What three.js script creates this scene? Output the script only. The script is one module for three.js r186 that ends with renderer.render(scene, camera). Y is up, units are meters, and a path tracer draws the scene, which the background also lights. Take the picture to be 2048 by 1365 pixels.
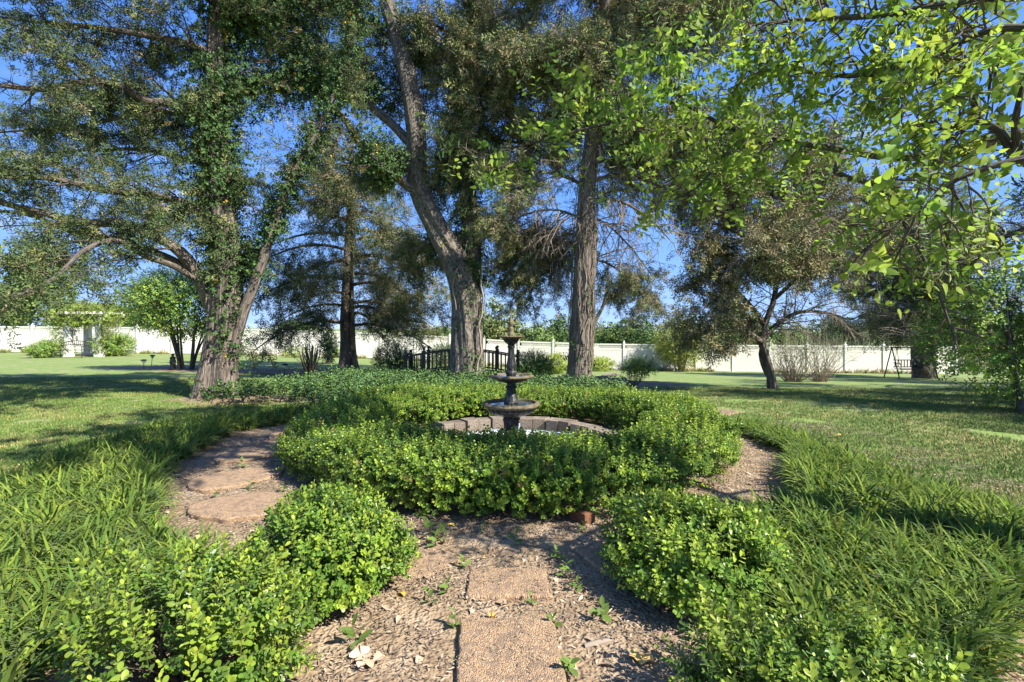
import * as THREE from 'three';
import { mergeGeometries } from 'three/addons/utils/BufferGeometryUtils.js';
import { RoundedBoxGeometry } from 'three/addons/geometries/RoundedBoxGeometry.js';

// ------------------------------------------------------------------ camera, sky, sun, exposure
const scene = new THREE.Scene();
const EYE = 1.48, FOCAL = 1000, HORIZON = 650, W = 2048, H = 1365;
const camera = new THREE.PerspectiveCamera(2 * Math.atan(H / 2 / FOCAL) * 180 / Math.PI, W / H, 0.05, 900);
camera.position.set(0, EYE, 0);
camera.lookAt(0, EYE, -10);
camera.setViewOffset(W, H, 0, H / 2 - HORIZON, W, H);      // rising lens: the verticals stay upright

const renderer = new THREE.WebGLRenderer({ antialias: true });
renderer.toneMapping = THREE.LinearToneMapping;
renderer.toneMappingExposure = 2.25;
renderer.shadowMap.enabled = true;

const SUN = new THREE.Vector3(0.62, 0.69, 0.38).normalize();
const sun = new THREE.DirectionalLight(new THREE.Color(1.0, 0.97, 0.90), 5.0);
sun.name = 'sun';
sun.position.copy(SUN).multiplyScalar(60);
sun.castShadow = true;
sun.shadow.radius = 1;
sun.shadow.mapSize.set(4096, 4096);
Object.assign(sun.shadow.camera, { left: -45, right: 45, top: 45, bottom: -45, near: 1, far: 160 });
scene.add(sun); scene.add(sun.target);

function makeSky() {
  const w = 1024, h = 512, data = new Float32Array(w * h * 4);
  const stops = [[-0.05, 0.50, 0.62, 0.80], [0.0, 0.34, 0.51, 0.82], [0.10, 0.20, 0.38, 0.76], [0.25, 0.12, 0.28, 0.70], [0.5, 0.075, 0.20, 0.58], [1.0, 0.055, 0.15, 0.48]];
  const nz = tileNoise(77, 64);
  for (let r = 0; r < h; r++) {
    const el = ((r + 0.5) / h - 0.5) * Math.PI, y = Math.sin(el);
    let k = 0; while (k < stops.length - 2 && y > stops[k + 1][0]) k++;
    const a = stops[k], b = stops[k + 1], t = Math.min(1, Math.max(0, (y - a[0]) / (b[0] - a[0])));
    for (let c = 0; c < w; c++) {
      const az = ((c + 0.5) / w - 0.5) * 2 * Math.PI, x = Math.cos(az) * Math.cos(el), z = Math.sin(az) * Math.cos(el);
      const mu = Math.max(0, x * SUN.x + y * SUN.y + z * SUN.z), glow = 0.35 * Math.pow(mu, 10);
      // a few thin wisps of cloud low in the sky, all the way round
      const cu = (c / w) * 40, cv = y * 60;
      let n = nz(cu, cv) * 0.55 + nz(cu * 2.1 % 64, cv * 2.3) * 0.3 + nz(cu * 4.2 % 64, cv * 4.1) * 0.15;
      const wisp = THREE.MathUtils.smoothstep(n, 0.60, 0.78) * THREE.MathUtils.smoothstep(y, 0.02, 0.10) * (1 - THREE.MathUtils.smoothstep(y, 0.22, 0.5)) * 0.16;
      const i = (r * w + c) * 4;
      for (let j = 0; j < 3; j++) {
        let v = a[j + 1] + (b[j + 1] - a[j + 1]) * t + glow * [1, 0.96, 0.9][j];
        v += ([0.80, 0.80, 0.86][j] - v) * wisp;
        data[i + j] = v * 0.76;
      }
      data[i + 3] = 1;
    }
  }
  const t = new THREE.DataTexture(data, w, h, THREE.RGBAFormat, THREE.FloatType);
  t.mapping = THREE.EquirectangularReflectionMapping; t.magFilter = THREE.LinearFilter; t.minFilter = THREE.LinearFilter; t.needsUpdate = true;
  return t;
}
function mulberry(a) { return () => { a |= 0; a = a + 0x6D2B79F5 | 0; let t = Math.imul(a ^ a >>> 15, 1 | a); t = t + Math.imul(t ^ t >>> 7, 61 | t) ^ t; return ((t ^ t >>> 14) >>> 0) / 4294967296; }; }
function tileNoise(seed, n) {                                  // value noise, repeats every n cells
  const r = mulberry(seed), g = new Float32Array(n * n); for (let i = 0; i < g.length; i++) g[i] = r();
  return (x, y) => {
    const ix = Math.floor(x), iy = Math.floor(y); let fx = x - ix, fy = y - iy;
    fx = fx * fx * (3 - 2 * fx); fy = fy * fy * (3 - 2 * fy);
    const m = (a) => ((a % n) + n) % n, x0 = m(ix), x1 = m(ix + 1), y0 = m(iy) * n, y1 = m(iy + 1) * n;
    return (g[y0 + x0] * (1 - fx) + g[y0 + x1] * fx) * (1 - fy) + (g[y1 + x0] * (1 - fx) + g[y1 + x1] * fx) * fy;
  };
}
scene.background = makeSky();
scene.environment = scene.background;

// ------------------------------------------------------------------ helpers
const rnd = mulberry(20240611);
const R = (a, b) => a + (b - a) * rnd();
const V = (x, y, z) => new THREE.Vector3(x, y, z);
const clamp = THREE.MathUtils.clamp, lerp = THREE.MathUtils.lerp, smooth = THREE.MathUtils.smoothstep;
const noiseA = tileNoise(11, 64), noiseB = tileNoise(23, 64), noiseC = tileNoise(37, 64);
const fbm = (x, y) => noiseA(x, y) * 0.5 + noiseB(x * 2.03 + 5, y * 2.03) * 0.3 + noiseC(x * 4.1, y * 4.1 + 9) * 0.2;
const n3 = (p, s) => (noiseA(p.x * s + p.y * s * 0.7, p.z * s - p.y * s * 0.4) + noiseB(p.y * s + 3, p.x * s * 0.8 + p.z * s * 0.6) + noiseC(p.z * s + 7, p.y * s * 1.1 - p.x * s * 0.3)) / 3;
const at = (px, py, d) => V((px - 1024) / FOCAL * d, EYE - (py - HORIZON) / FOCAL * d, -d);

// terrain: [x / depth, height of the ground in metres 34 m away]; used only by ground(x, z) below
const GROUND_FALL = [[-1.6, -0.4], [-1.0, -0.45], [-0.77, -0.50], [-0.52, -0.62], [-0.3, -0.85], [-0.17, -1.05], [0, -1.42], [0.16, -1.62], [0.46, -1.74], [0.88, -1.86], [1.6, -1.9]];
function ground(x, z) {
  const d = -z; if (d <= 6) return 0;
  const a = clamp(x / d, -1.59, 1.59); let k = 0; while (GROUND_FALL[k + 1][0] < a) k++;
  const g = lerp(GROUND_FALL[k][1], GROUND_FALL[k + 1][1], (a - GROUND_FALL[k][0]) / (GROUND_FALL[k + 1][0] - GROUND_FALL[k][0]));
  let s = (d - 9) / 25; s = s < -0.1 ? 0 : s < 0.1 ? (s + 0.1) ** 2 / 0.4 : s; s = Math.min(s, 2.2);
  return g * s;
}
function onGround(px, py) { let d = 1.5; for (; d < 400; d += 0.01) { const p = at(px, py, d); if (p.y <= ground(p.x, p.z)) return V(p.x, ground(p.x, p.z), p.z); } return at(px, py, 60); }
const drop = (x, z, dy = 0) => V(x, ground(x, z) + dy, z);

const used = {};
function numbered(name) { const n = used[name] = (used[name] ?? -1) + 1; return n ? `${name}_${String(n).padStart(3, '0')}` : name; }
function tag(o, label, category, group, kind) { if (label) o.userData.label = label; if (category) o.userData.category = category; if (group) o.userData.group = group; if (kind) o.userData.kind = kind; return o; }
function thing(name, label, category, pos, turn = 0, group) {
  const o = new THREE.Group(); o.name = numbered(name); if (pos) o.position.copy(pos); o.rotation.y = turn; scene.add(o);
  return tag(o, label, category, group);
}
function mesh(name, geo, mat, parent) { const m = new THREE.Mesh(geo, mat); m.name = parent === scene ? numbered(name) : name; m.castShadow = m.receiveShadow = true; parent.add(m); return m; }
function structure(name, geo, mat, label) { const m = mesh(name, geo, mat, scene); m.userData.kind = 'structure'; if (label) m.userData.label = label; return m; }
function copy(o, label) { const c = o.clone(); c.name = numbered(o.name.replace(/_\d{3}$/, '')); c.userData = { ...o.userData }; if (label) c.userData.label = label; scene.add(c); return c; }

class Geo {                                                    // collects faces
  constructor() { this.p = []; this.u = []; this.c = []; this.i = []; }
  v(p, u = 0, v = 0, c = null) { this.p.push(p.x, p.y, p.z); this.u.push(u, v); if (c) this.c.push(c[0], c[1], c[2]); return this.p.length / 3 - 1; }
  t(a, b, c) { this.i.push(a, b, c); }
  build() {
    const g = new THREE.BufferGeometry();
    g.setAttribute('position', new THREE.Float32BufferAttribute(this.p, 3)); g.setAttribute('uv', new THREE.Float32BufferAttribute(this.u, 2));
    if (this.c.length) g.setAttribute('color', new THREE.Float32BufferAttribute(this.c, 3));
    g.setIndex(this.i); g.computeVertexNormals(); return g;
  }
}
function perp(d) { const a = Math.abs(d.y) < 0.9 ? V(0, 1, 0) : V(1, 0, 0); return a.cross(d).normalize(); }
function tube(g, pts, radii, sides, { vs = 1, us = 1, flute = 0, fk = 3, cap = false } = {}) {   // a tapered tube through pts
  let side = null, len = 0; const rows = [];
  for (let i = 0; i < pts.length; i++) {
    const d = pts[Math.min(i + 1, pts.length - 1)].clone().sub(pts[Math.max(i - 1, 0)]).normalize();
    if (!side) side = perp(d); else side.addScaledVector(d, -side.dot(d)).normalize();
    const up = d.clone().cross(side); if (i) len += pts[i].distanceTo(pts[i - 1]);
    const row = [];
    for (let k = 0; k <= sides; k++) {
      const a = k / sides * Math.PI * 2, ca = Math.cos(a), sa = Math.sin(a);
      let r = radii[i];
      if (flute) { const f = flute(a, len, i); r *= f; }
      const p = pts[i].clone().addScaledVector(side, ca * r).addScaledVector(up, sa * r);
      row.push(g.v(p, k / sides * us, len * vs));
    }
    rows.push(row);
  }
  for (let i = 0; i + 1 < rows.length; i++) for (let k = 0; k < sides; k++) { g.t(rows[i][k], rows[i + 1][k], rows[i][k + 1]); g.t(rows[i][k + 1], rows[i + 1][k], rows[i + 1][k + 1]); }
  if (cap) { const c = g.v(pts[pts.length - 1]); const l = rows[rows.length - 1]; for (let k = 0; k < sides; k++) g.t(l[k + 1], l[k], c); }
}
function resample(pts, radii, step) {
  const c = new THREE.CatmullRomCurve3(pts, false, 'centripetal'), n = Math.max(3, Math.round(c.getLength() / step)), P = [], Q = [];
  for (let i = 0; i <= n; i++) { const t = i / n; P.push(c.getPoint(t)); const f = t * (radii.length - 1), k = Math.min(Math.floor(f), radii.length - 2); Q.push(lerp(radii[k], radii[k + 1], f - k)); }
  return [P, Q];
}
// a leaf with a folded midrib; shape gives half widths at 30 % and 68 % of its length
function leaf(g, o, dir, face, L, w1, w2, { fold = 0.25, bend = 0.2, c = null } = {}) {
  const f = face.clone().addScaledVector(dir, -face.dot(dir)).normalize(), s = dir.clone().cross(f);
  const pt = (t, w) => o.clone().addScaledVector(dir, t * L).addScaledVector(s, w).addScaledVector(f, Math.abs(w) * fold - bend * L * t * t);
  const B = g.v(pt(0, 0), 0.5, 0, c), M = g.v(pt(0.5, 0), 0.5, 0.5, c), T = g.v(pt(1, 0), 0.5, 1, c);
  for (const k of [-1, 1]) {
    const a = g.v(pt(0.3, k * w1), 0.5 + k * 0.5, 0.3, c), b = g.v(pt(0.68, k * w2), 0.5 + k * 0.5, 0.68, c);
    if (k > 0) { g.t(B, a, M); g.t(a, b, M); g.t(b, T, M); } else { g.t(B, M, a); g.t(a, M, b); g.t(b, M, T); }
  }
}
// a rounder leaf for plants close by: prof lists [share of length, half width]
function broadLeaf(g, o, dir, face, L, w, prof, { fold = 0.25, bend = 0.2, c = null, wave = 0 } = {}) {
  const f = face.clone().addScaledVector(dir, -face.dot(dir)).normalize(), s = dir.clone().cross(f), ph = L * 900;
  const pt = (t, x) => o.clone().addScaledVector(dir, t * L).addScaledVector(s, x).addScaledVector(f, Math.abs(x) * fold - bend * L * t * t + wave * Math.abs(x) * Math.sin(t * 9 + ph));
  const B = g.v(pt(0, 0), 0.5, 0, c), T = g.v(pt(1, 0), 0.5, 1, c), rib = prof.map(([t]) => g.v(pt(t, 0), 0.5, t, c));
  for (const k of [-1, 1]) {
    const e = prof.map(([t, x]) => g.v(pt(t, k * x * w), 0.5 + k * 0.5, t, c)), tri = (a, b, d) => k > 0 ? g.t(a, b, d) : g.t(a, d, b);
    tri(B, e[0], rib[0]); for (let i = 0; i + 1 < prof.length; i++) { tri(rib[i], e[i], rib[i + 1]); tri(e[i], e[i + 1], rib[i + 1]); } tri(rib[prof.length - 1], e[prof.length - 1], T);
  }
}
const OBOVATE = [[0.14, 0.42], [0.36, 0.78], [0.62, 1.0], [0.82, 0.86], [0.95, 0.45]], OVATE = [[0.08, 0.62], [0.24, 1.0], [0.48, 0.9], [0.72, 0.5], [0.88, 0.18]];
const UPV = V(0, 1, 0);
const randDir = () => { const z = R(-1, 1), a = R(0, Math.PI * 2), s = Math.sqrt(1 - z * z); return V(Math.cos(a) * s, z, Math.sin(a) * s); };
function frame(dir, spin = 0) { return new THREE.Quaternion().setFromUnitVectors(UPV, dir.clone().normalize()).multiply(new THREE.Quaternion().setFromAxisAngle(UPV, spin)); }
class Scatter {
  constructor() { this.m = []; this.c = []; }
  add(p, dir, scale, col, spin = R(0, 6.283), sy = 1) { this.m.push(new THREE.Matrix4().compose(p, frame(dir, spin), V(scale, scale * sy, scale))); this.c.push(col); }
  build(name, geo, mat, parent) {
    const im = new THREE.InstancedMesh(geo, mat, this.m.length); im.name = parent === scene ? numbered(name) : name; im.castShadow = im.receiveShadow = true;
    const k = new THREE.Color();
    this.m.forEach((m, i) => { im.setMatrixAt(i, m); const c = this.c[i]; im.setColorAt(i, k.setRGB(c[0], c[1], c[2])); });
    im.userData.kind = 'stuff'; parent.add(im); return im;
  }
}
const tint = (base, d, warm = 0) => { const k = 1 + R(-d, d), w = R(-warm, warm); return [base[0] * k * (1 + w), base[1] * k, base[2] * k * (1 - w)]; };
const mixc = (a, b, t) => [lerp(a[0], b[0], t), lerp(a[1], b[1], t), lerp(a[2], b[2], t)];

// ------------------------------------------------------------------ textures and materials
function texture(w, h, fn, srgb, rep) {
  const d = new Uint8Array(w * h * 4);
  for (let y = 0; y < h; y++) for (let x = 0; x < w; x++) { const c = fn(x / w, y / h), i = (y * w + x) * 4; for (let j = 0; j < 3; j++) d[i + j] = clamp(Math.round(c[j] * 255), 0, 255); d[i + 3] = 255; }
  const t = new THREE.DataTexture(d, w, h); t.wrapS = t.wrapT = THREE.RepeatWrapping; t.magFilter = THREE.LinearFilter; t.minFilter = THREE.LinearMipmapLinearFilter; t.generateMipmaps = true;
  if (srgb) t.colorSpace = THREE.SRGBColorSpace; if (rep) t.repeat.set(rep[0], rep[1]); t.needsUpdate = true; return t;
}
const toS = (c) => c.map((x) => x <= 0.0031308 ? x * 12.92 : 1.055 * Math.pow(x, 1 / 2.4) - 0.055);
const tn = (seed) => { const f = {}; return (u, v, n, m = n) => { const k = Math.max(n, m); f[k] ??= tileNoise(seed + k, k); const ff = f[k]; return ff(u * n, v * m); }; };
// bark: long fibrous strips (cedar) and plates with lichen (hardwood)
function barkMaps(seed, dark, light, patch, fibre) {
  const n = tn(seed);
  const hgt = (u, v) => { const wob = n(u, v, 8) * 0.06; const uu = u + wob; const a = n(uu % 1, v, 64, fibre ? 4 : 16), b = n((uu * 1) % 1, v, 128, fibre ? 8 : 32), c = n(u, v, 32, fibre ? 2 : 8); return 0.45 * c + 0.35 * a + 0.2 * b; };
  const col = texture(512, 512, (u, v) => { const h = smooth(hgt(u, v), 0.34, 0.66), p = smooth(n(u, v, 16) * 0.6 + n(u, v, 64) * 0.4, 0.55, 0.72); return toS(mixc(mixc(dark, light, h), patch, p * 0.75)); }, true);
  const bmp = texture(512, 512, (u, v) => { const h = hgt(u, v); return [h, h, h]; }, false);
  return { map: col, bumpMap: bmp };
}
const M = {};
M.cedarBark = new THREE.MeshStandardMaterial({ ...barkMaps(100, [0.06, 0.043, 0.032], [0.25, 0.195, 0.15], [0.21, 0.19, 0.15], true), roughness: 0.95, bumpScale: 0.06 });
M.hardBark = new THREE.MeshStandardMaterial({ ...barkMaps(200, [0.075, 0.058, 0.043], [0.235, 0.19, 0.145], [0.25, 0.235, 0.18], false), roughness: 0.95, bumpScale: 0.05 });
M.twig = new THREE.MeshStandardMaterial({ color: new THREE.Color().setRGB(0.105, 0.078, 0.058), roughness: 0.95 });
M.paleTwig = new THREE.MeshStandardMaterial({ color: new THREE.Color().setRGB(0.27, 0.215, 0.16), roughness: 0.95 });
const leafMat = (o = {}) => new THREE.MeshPhysicalMaterial({ color: 0xffffff, vertexColors: true, roughness: 1.0, transmission: 0.42, thickness: 0, ior: 1.4, specularIntensity: 0.5, clearcoat: 0.22, clearcoatRoughness: 0.38, side: THREE.DoubleSide, ...o });
M.leaf = leafMat();
M.gloss = leafMat({ clearcoat: 0.45, clearcoatRoughness: 0.3, transmission: 0.34 });
M.needle = new THREE.MeshStandardMaterial({ color: 0xffffff, vertexColors: true, roughness: 0.9, side: THREE.DoubleSide });
M.matte = new THREE.MeshStandardMaterial({ color: 0xffffff, vertexColors: true, roughness: 0.75, side: THREE.DoubleSide });
M.blade = leafMat({ clearcoat: 0.1, clearcoatRoughness: 0.45, transmission: 0.42, specularIntensity: 0.3 });
M.dry = M.matte;
M.sunLeaf = leafMat({ transmission: 0.62, clearcoat: 0.25 });
// ------------------------------------------------------------------ ground
const CX = 0, CZ = -6.2;                                        // centre of the fountain circle
const rc = (x, z) => Math.hypot(x - CX, z - CZ);
const nl = tn(300);
const lawnMap = texture(1024, 1024, (u, v) => {
  const f = nl(u, v, 256) * 0.5 + nl(u, v, 128) * 0.5, m = nl(u, v, 32) * 0.55 + nl(u, v, 64) * 0.45, b = nl(u, v, 8) * 0.6 + nl(u, v, 16) * 0.4;
  let c = mixc([0.105, 0.18, 0.028], [0.215, 0.275, 0.06], f);
  c = mixc(c, [0.34, 0.29, 0.15], smooth(m * 0.6 + b * 0.4, 0.48, 0.69) * 0.5);
  c = mixc(c, [0.25, 0.17, 0.11], smooth(m * 0.5 + nl(u, v, 128, 128) * 0.3 + b * 0.2, 0.62, 0.74) * 0.5);
  return toS(c);
}, true);
const lawnBump = texture(512, 512, (u, v) => { const h = nl(u, v, 256) * 0.6 + nl(u, v, 128) * 0.4; return [h, h, h]; }, false);
M.lawn = new THREE.MeshStandardMaterial({ map: lawnMap, bumpMap: lawnBump, bumpScale: 0.03, roughness: 1 });
function sheet(xs, zs, keep, lift, uvs) {
  const g = new Geo(), id = [];
  for (let j = 0; j < zs.length; j++) { id.push([]); for (let i = 0; i < xs.length; i++) id[j].push(g.v(V(xs[i], ground(xs[i], zs[j]) + lift(xs[i], zs[j]), zs[j]), xs[i] / uvs, zs[j] / uvs)); }
  for (let j = 0; j + 1 < zs.length; j++) for (let i = 0; i + 1 < xs.length; i++) {
    const x = (xs[i] + xs[i + 1]) / 2, z = (zs[j] + zs[j + 1]) / 2; if (!keep(x, z)) continue;
    g.t(id[j][i], id[j + 1][i], id[j][i + 1]); g.t(id[j][i + 1], id[j + 1][i], id[j + 1][i + 1]);
  }
  return g.build();
}
const line = (a, b, n) => Array.from({ length: n + 1 }, (_, i) => a + (b - a) * i / n);
{
  const xs = [...[-420, -260, -160, -100, -70], ...line(-50, -16, 34), ...line(-15.5, 15.5, 62), ...line(16, 50, 34), ...[70, 100, 160, 260, 420]];
  const zs = [...[40, 20, 10], ...line(6, -16, 55), ...line(-17, -40, 28), ...[-45, -52, -60, -75, -100, -140, -200, -280, -420]];
  structure('lawn', sheet(xs, zs, (x, z) => rc(x, z) > 3.1, (x, z) => rc(x, z) < (x > 0 ? 3.55 : 4.6) ? -0.06 : (fbm(x * 0.5, z * 0.5) - 0.5) * 0.05, 5.3), M.lawn, 'mown lawn with dry straw patches sloping away to the fence');
}
const nd = tn(400);
const dirtMap = texture(1024, 1024, (u, v) => {
  const f = nd(u, v, 256), m = nd(u, v, 64) * 0.5 + nd(u, v, 128) * 0.5, b = nd(u, v, 8) * 0.5 + nd(u, v, 16) * 0.5;
  let c = mixc([0.155, 0.10, 0.054], [0.365, 0.258, 0.15], m * 0.65 + f * 0.35);
  c = mixc(c, [0.43, 0.32, 0.21], smooth(b, 0.5, 0.75) * 0.5);
  c = mixc(c, [0.12, 0.075, 0.045], smooth(nd(u, v, 128, 64), 0.72, 0.85) * 0.7);
  return toS(c);
}, true);
const dirtBump = texture(512, 512, (u, v) => { const h = nd(u, v, 128) * 0.4 + nd(u, v, 256) * 0.3 + nd(u, v, 32) * 0.3; return [h, h, h]; }, false);
M.dirt = new THREE.MeshStandardMaterial({ map: dirtMap, bumpMap: dirtBump, bumpScale: 0.03, roughness: 1 });
const dirtH = (x, z) => (fbm(x * 1.3, z * 1.3) - 0.5) * 0.05 + (fbm(x * 5, z * 5) - 0.5) * 0.025;
const bedEdge = (a) => { const s = Math.sin(a), c = Math.cos(a); return (c > 0 && s > -0.5 ? lerp(4.7, 3.62, smooth(c, 0.0, 0.35) * (1 - smooth(s, 0.3, 0.66))) : 4.78) + (noiseA(a * 3 + 9, 2) - 0.5) * 0.3; };
{
  const g = new Geo(), NA = 260, NR = 90, id = [];
  for (let a = 0; a <= NA; a++) {
    id.push([]); const th = a / NA * Math.PI * 2, f = smooth(Math.sin(th), 0.55, 0.8), R1 = lerp(bedEdge(th), 8.2, f);
    for (let r = 0; r <= NR; r++) {
      const t = r / NR, rr = lerp(1.31, R1, t), x = CX + Math.cos(th) * rr, z = CZ + Math.sin(th) * rr;
      id[a].push(g.v(V(x, ground(x, z) + 0.012 + dirtH(x, z) - smooth(t, 0.94, 1) * 0.05 * (1 - f), z), x / 1.9, z / 1.9));
    }
  }
  for (let a = 0; a < NA; a++) for (let r = 0; r < NR; r++) { g.t(id[a][r], id[a + 1][r], id[a][r + 1]); g.t(id[a][r + 1], id[a + 1][r], id[a + 1][r + 1]); }
  structure('dirt_path', g.build(), M.dirt, 'bare brown earth path circling the hedge');
}
function patch(name, label, px, py, rx, rz, seed) {             // a bed of bare mulch with an irregular rim
  const c = onGround(px, py), g = new Geo(), NA = 48, NR = 8, id = [];
  for (let a = 0; a <= NA; a++) { id.push([]); const th = a / NA * Math.PI * 2, k = 0.75 + 0.5 * noiseB(Math.cos(th) * 2 + seed, Math.sin(th) * 2 + 8);
    for (let r = 0; r <= NR; r++) { const t = r / NR, x = c.x + Math.cos(th) * rx * k * t, z = c.z + Math.sin(th) * rz * k * t; id[a].push(g.v(V(x, ground(x, z) + 0.05 - 0.045 * t * t + (fbm(x * 3, z * 3) - 0.5) * 0.03, z), x / 1.9, z / 1.9)); } }
  for (let a = 0; a < NA; a++) for (let r = 0; r < NR; r++) { g.t(id[a][r], id[a + 1][r], id[a][r + 1]); g.t(id[a][r + 1], id[a + 1][r], id[a + 1][r + 1]); }
  return structure(name, g.build(), M.dirt, label);
}
patch('mulch_bed', 'bare mulch under the leafy multi-stem shrub', 350, 737, 3.2, 1.2, 1);
patch('mulch_bed', 'bare mulch round the foot of the reddish cedar', 640, 745, 5.0, 1.7, 2);
patch('mulch_bed', 'earth bed round the flat pond stones', 1230, 768, 2.4, 1.5, 3);
patch('mulch_bed', 'earth strip in front of the arbor', 165, 712, 3.2, 0.9, 4);
patch('mulch_bed', 'trodden earth beside the fluted ivy trunk', 470, 800, 1.5, 0.8, 5);
// ------------------------------------------------------------------ foliage units (each grows along +y from its foot)
function cedarSpray(seed, len = 0.26, dens = 1) {
  const g = new Geo(), r = mulberry(seed), rr = (a, b) => a + (b - a) * r();
  const sliver = (o, d, L, w) => { const s = d.clone().cross(V(rr(-1, 1), rr(-1, 1), rr(-1, 1))).normalize(), k = rr(0.75, 1.25), c = [k * rr(0.9, 1.15), k, k * 0.9];
    const a = g.v(o, 0, 0, c), b = g.v(o.clone().addScaledVector(d, L * 0.5).addScaledVector(s, w), 0, 0, c), e = g.v(o.clone().addScaledVector(d, L), 0, 0, c), f = g.v(o.clone().addScaledVector(d, L * 0.45).addScaledVector(s, -w), 0, 0, c); g.t(a, b, e); g.t(a, e, f); };
  const n = Math.round(11 * dens);
  for (let i = 0; i < n; i++) {
    const t = 0.1 + 0.9 * i / n, a = i * 2.4 + rr(-0.5, 0.5), up = rr(0.5, 1.1), d = V(Math.cos(a), up, Math.sin(a) * 0.7).normalize(), L = len * rr(0.25, 0.5) * (1.15 - 0.5 * t), o = V(rr(-0.01, 0.01), t * len, rr(-0.01, 0.01));
    for (let k = 0; k < 4; k++) { const p = o.clone().addScaledVector(d, L * k / 4), dd = d.clone().addScaledVector(V(rr(-1, 1), rr(-1, 1), rr(-1, 1)), 0.55).normalize(); sliver(p, dd, rr(0.045, 0.085), rr(0.007, 0.012)); }
  }
  return g.build();
}
function leafTwig(seed, { n = 7, len = 0.3, L = 0.085, w = 0.024, droop = 0.55, spread = 0.9, opp = false, w2 = 0.75, prof = null, stem = 0.0025, whorl = false } = {}) {
  const g = new Geo(), r = mulberry(seed), rr = (a, b) => a + (b - a) * r(), pts = [];
  for (let i = 0; i <= 4; i++) { const t = i / 4; pts.push(V(Math.sin(t * 2 + seed) * 0.03 * len, t * len, Math.cos(t * 2.2 + seed) * 0.03 * len)); }
  if (stem) { const s0 = g.p.length; tube(g, pts, pts.map((_, i) => stem * (1 - i * 0.18)), 3); for (let i = s0 / 3; i < g.p.length / 3; i++) g.c.push(0.9, 0.6, 0.9); }
  for (let i = 0; i < n; i++) {
    const t = n > 1 ? 0.12 + 0.88 * i / (n - 1) : 1, o = V(0, t * len, 0), pair = opp ? 2 : 1;
    for (let k = 0; k < pair; k++) {
      const a = (whorl ? i * 2.39996 : opp ? (i % 2) * Math.PI / 2 + k * Math.PI : (i % 2) * Math.PI) + rr(-0.45, 0.45), tip = smooth(t, 0.7, 1);
      const d = V(Math.cos(a) * spread, lerp(0.45, 1.2, tip) + rr(-0.2, 0.2), Math.sin(a) * spread).normalize(), f = V(-Math.cos(a) * 0.5 + rr(-0.4, 0.4), 0.8, -Math.sin(a) * 0.5 + rr(-0.4, 0.4)).normalize();
      const kk = rr(0.78, 1.28), y = rr(0, 1) < 0.12 ? 1.18 : 1, S = rr(0.7, 1.1) * lerp(1, 0.72, tip);
      if (prof) broadLeaf(g, o.addScaledVector(d, L * 0.12), d, f, L * S, w * S, prof, { fold: rr(-0.05, 0.4), bend: droop * rr(-0.05, 0.5), wave: rr(0, 0.14), c: [kk * y, kk, kk * 0.9] });
      else leaf(g, o, d, f, L * S, w * S, w * w2 * S, { fold: rr(0.1, 0.45), bend: droop * rr(0.1, 0.5), c: [kk * y, kk, kk * 0.9] });
    }
  }
  return g.build();
}
function leafClump(seed, { n = 16, rad = 0.3, L = 0.12, w = 0.045 } = {}) {
  const g = new Geo(), r = mulberry(seed), rr = (a, b) => a + (b - a) * r();
  for (let i = 0; i < n; i++) {
    const a = rr(0, 6.28), o = V(Math.cos(a), rr(-0.7, 1), Math.sin(a)).multiplyScalar(rad * Math.sqrt(r())), d = V(rr(-1, 1), rr(-0.8, 0.6), rr(-1, 1)).normalize(), f = V(rr(-0.6, 0.6), 1, rr(-0.6, 0.6)).normalize(), k = rr(0.75, 1.2), S = rr(0.7, 1.15);
    leaf(g, o, d, f, L * S, w * S, w * 0.8 * S, { bend: rr(0, 0.4), c: [k * rr(0.9, 1.2), k, k] });
  }
  return g.build();
}
const U = {
  cedarA: cedarSpray(1), cedarB: cedarSpray(2, 0.32, 1.2), cedarFar: cedarSpray(3, 0.4, 0.9),
  ivy: leafTwig(5, { n: 7, len: 0.16, L: 0.05, w: 0.025, w2: 0.6, droop: 0.5, spread: 1, whorl: true }),
  hack: leafTwig(7, { n: 9, len: 0.30, L: 0.080, w: 0.021, prof: OVATE, droop: 0.9, spread: 1.0 }),
  hackB: leafTwig(8, { n: 7, len: 0.24, L: 0.088, w: 0.024, prof: OVATE, droop: 1.0, spread: 1.0 }),
  shrub: leafTwig(9, { n: 9, len: 0.3, L: 0.055, w: 0.018, w2: 0.7, whorl: true }),
  clump: leafClump(12), bigClump: leafClump(13, { n: 22, rad: 0.75, L: 0.3, w: 0.12 }),
};
const C = { cedar: [0.075, 0.108, 0.036], cedarBrown: [0.26, 0.225, 0.12], cedarLight: [0.215, 0.23, 0.085], ivy: [0.05, 0.105, 0.02], ivyY: [0.42, 0.30, 0.03], hack: [0.215, 0.33, 0.045], hackY: [0.34, 0.43, 0.065] };

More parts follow.
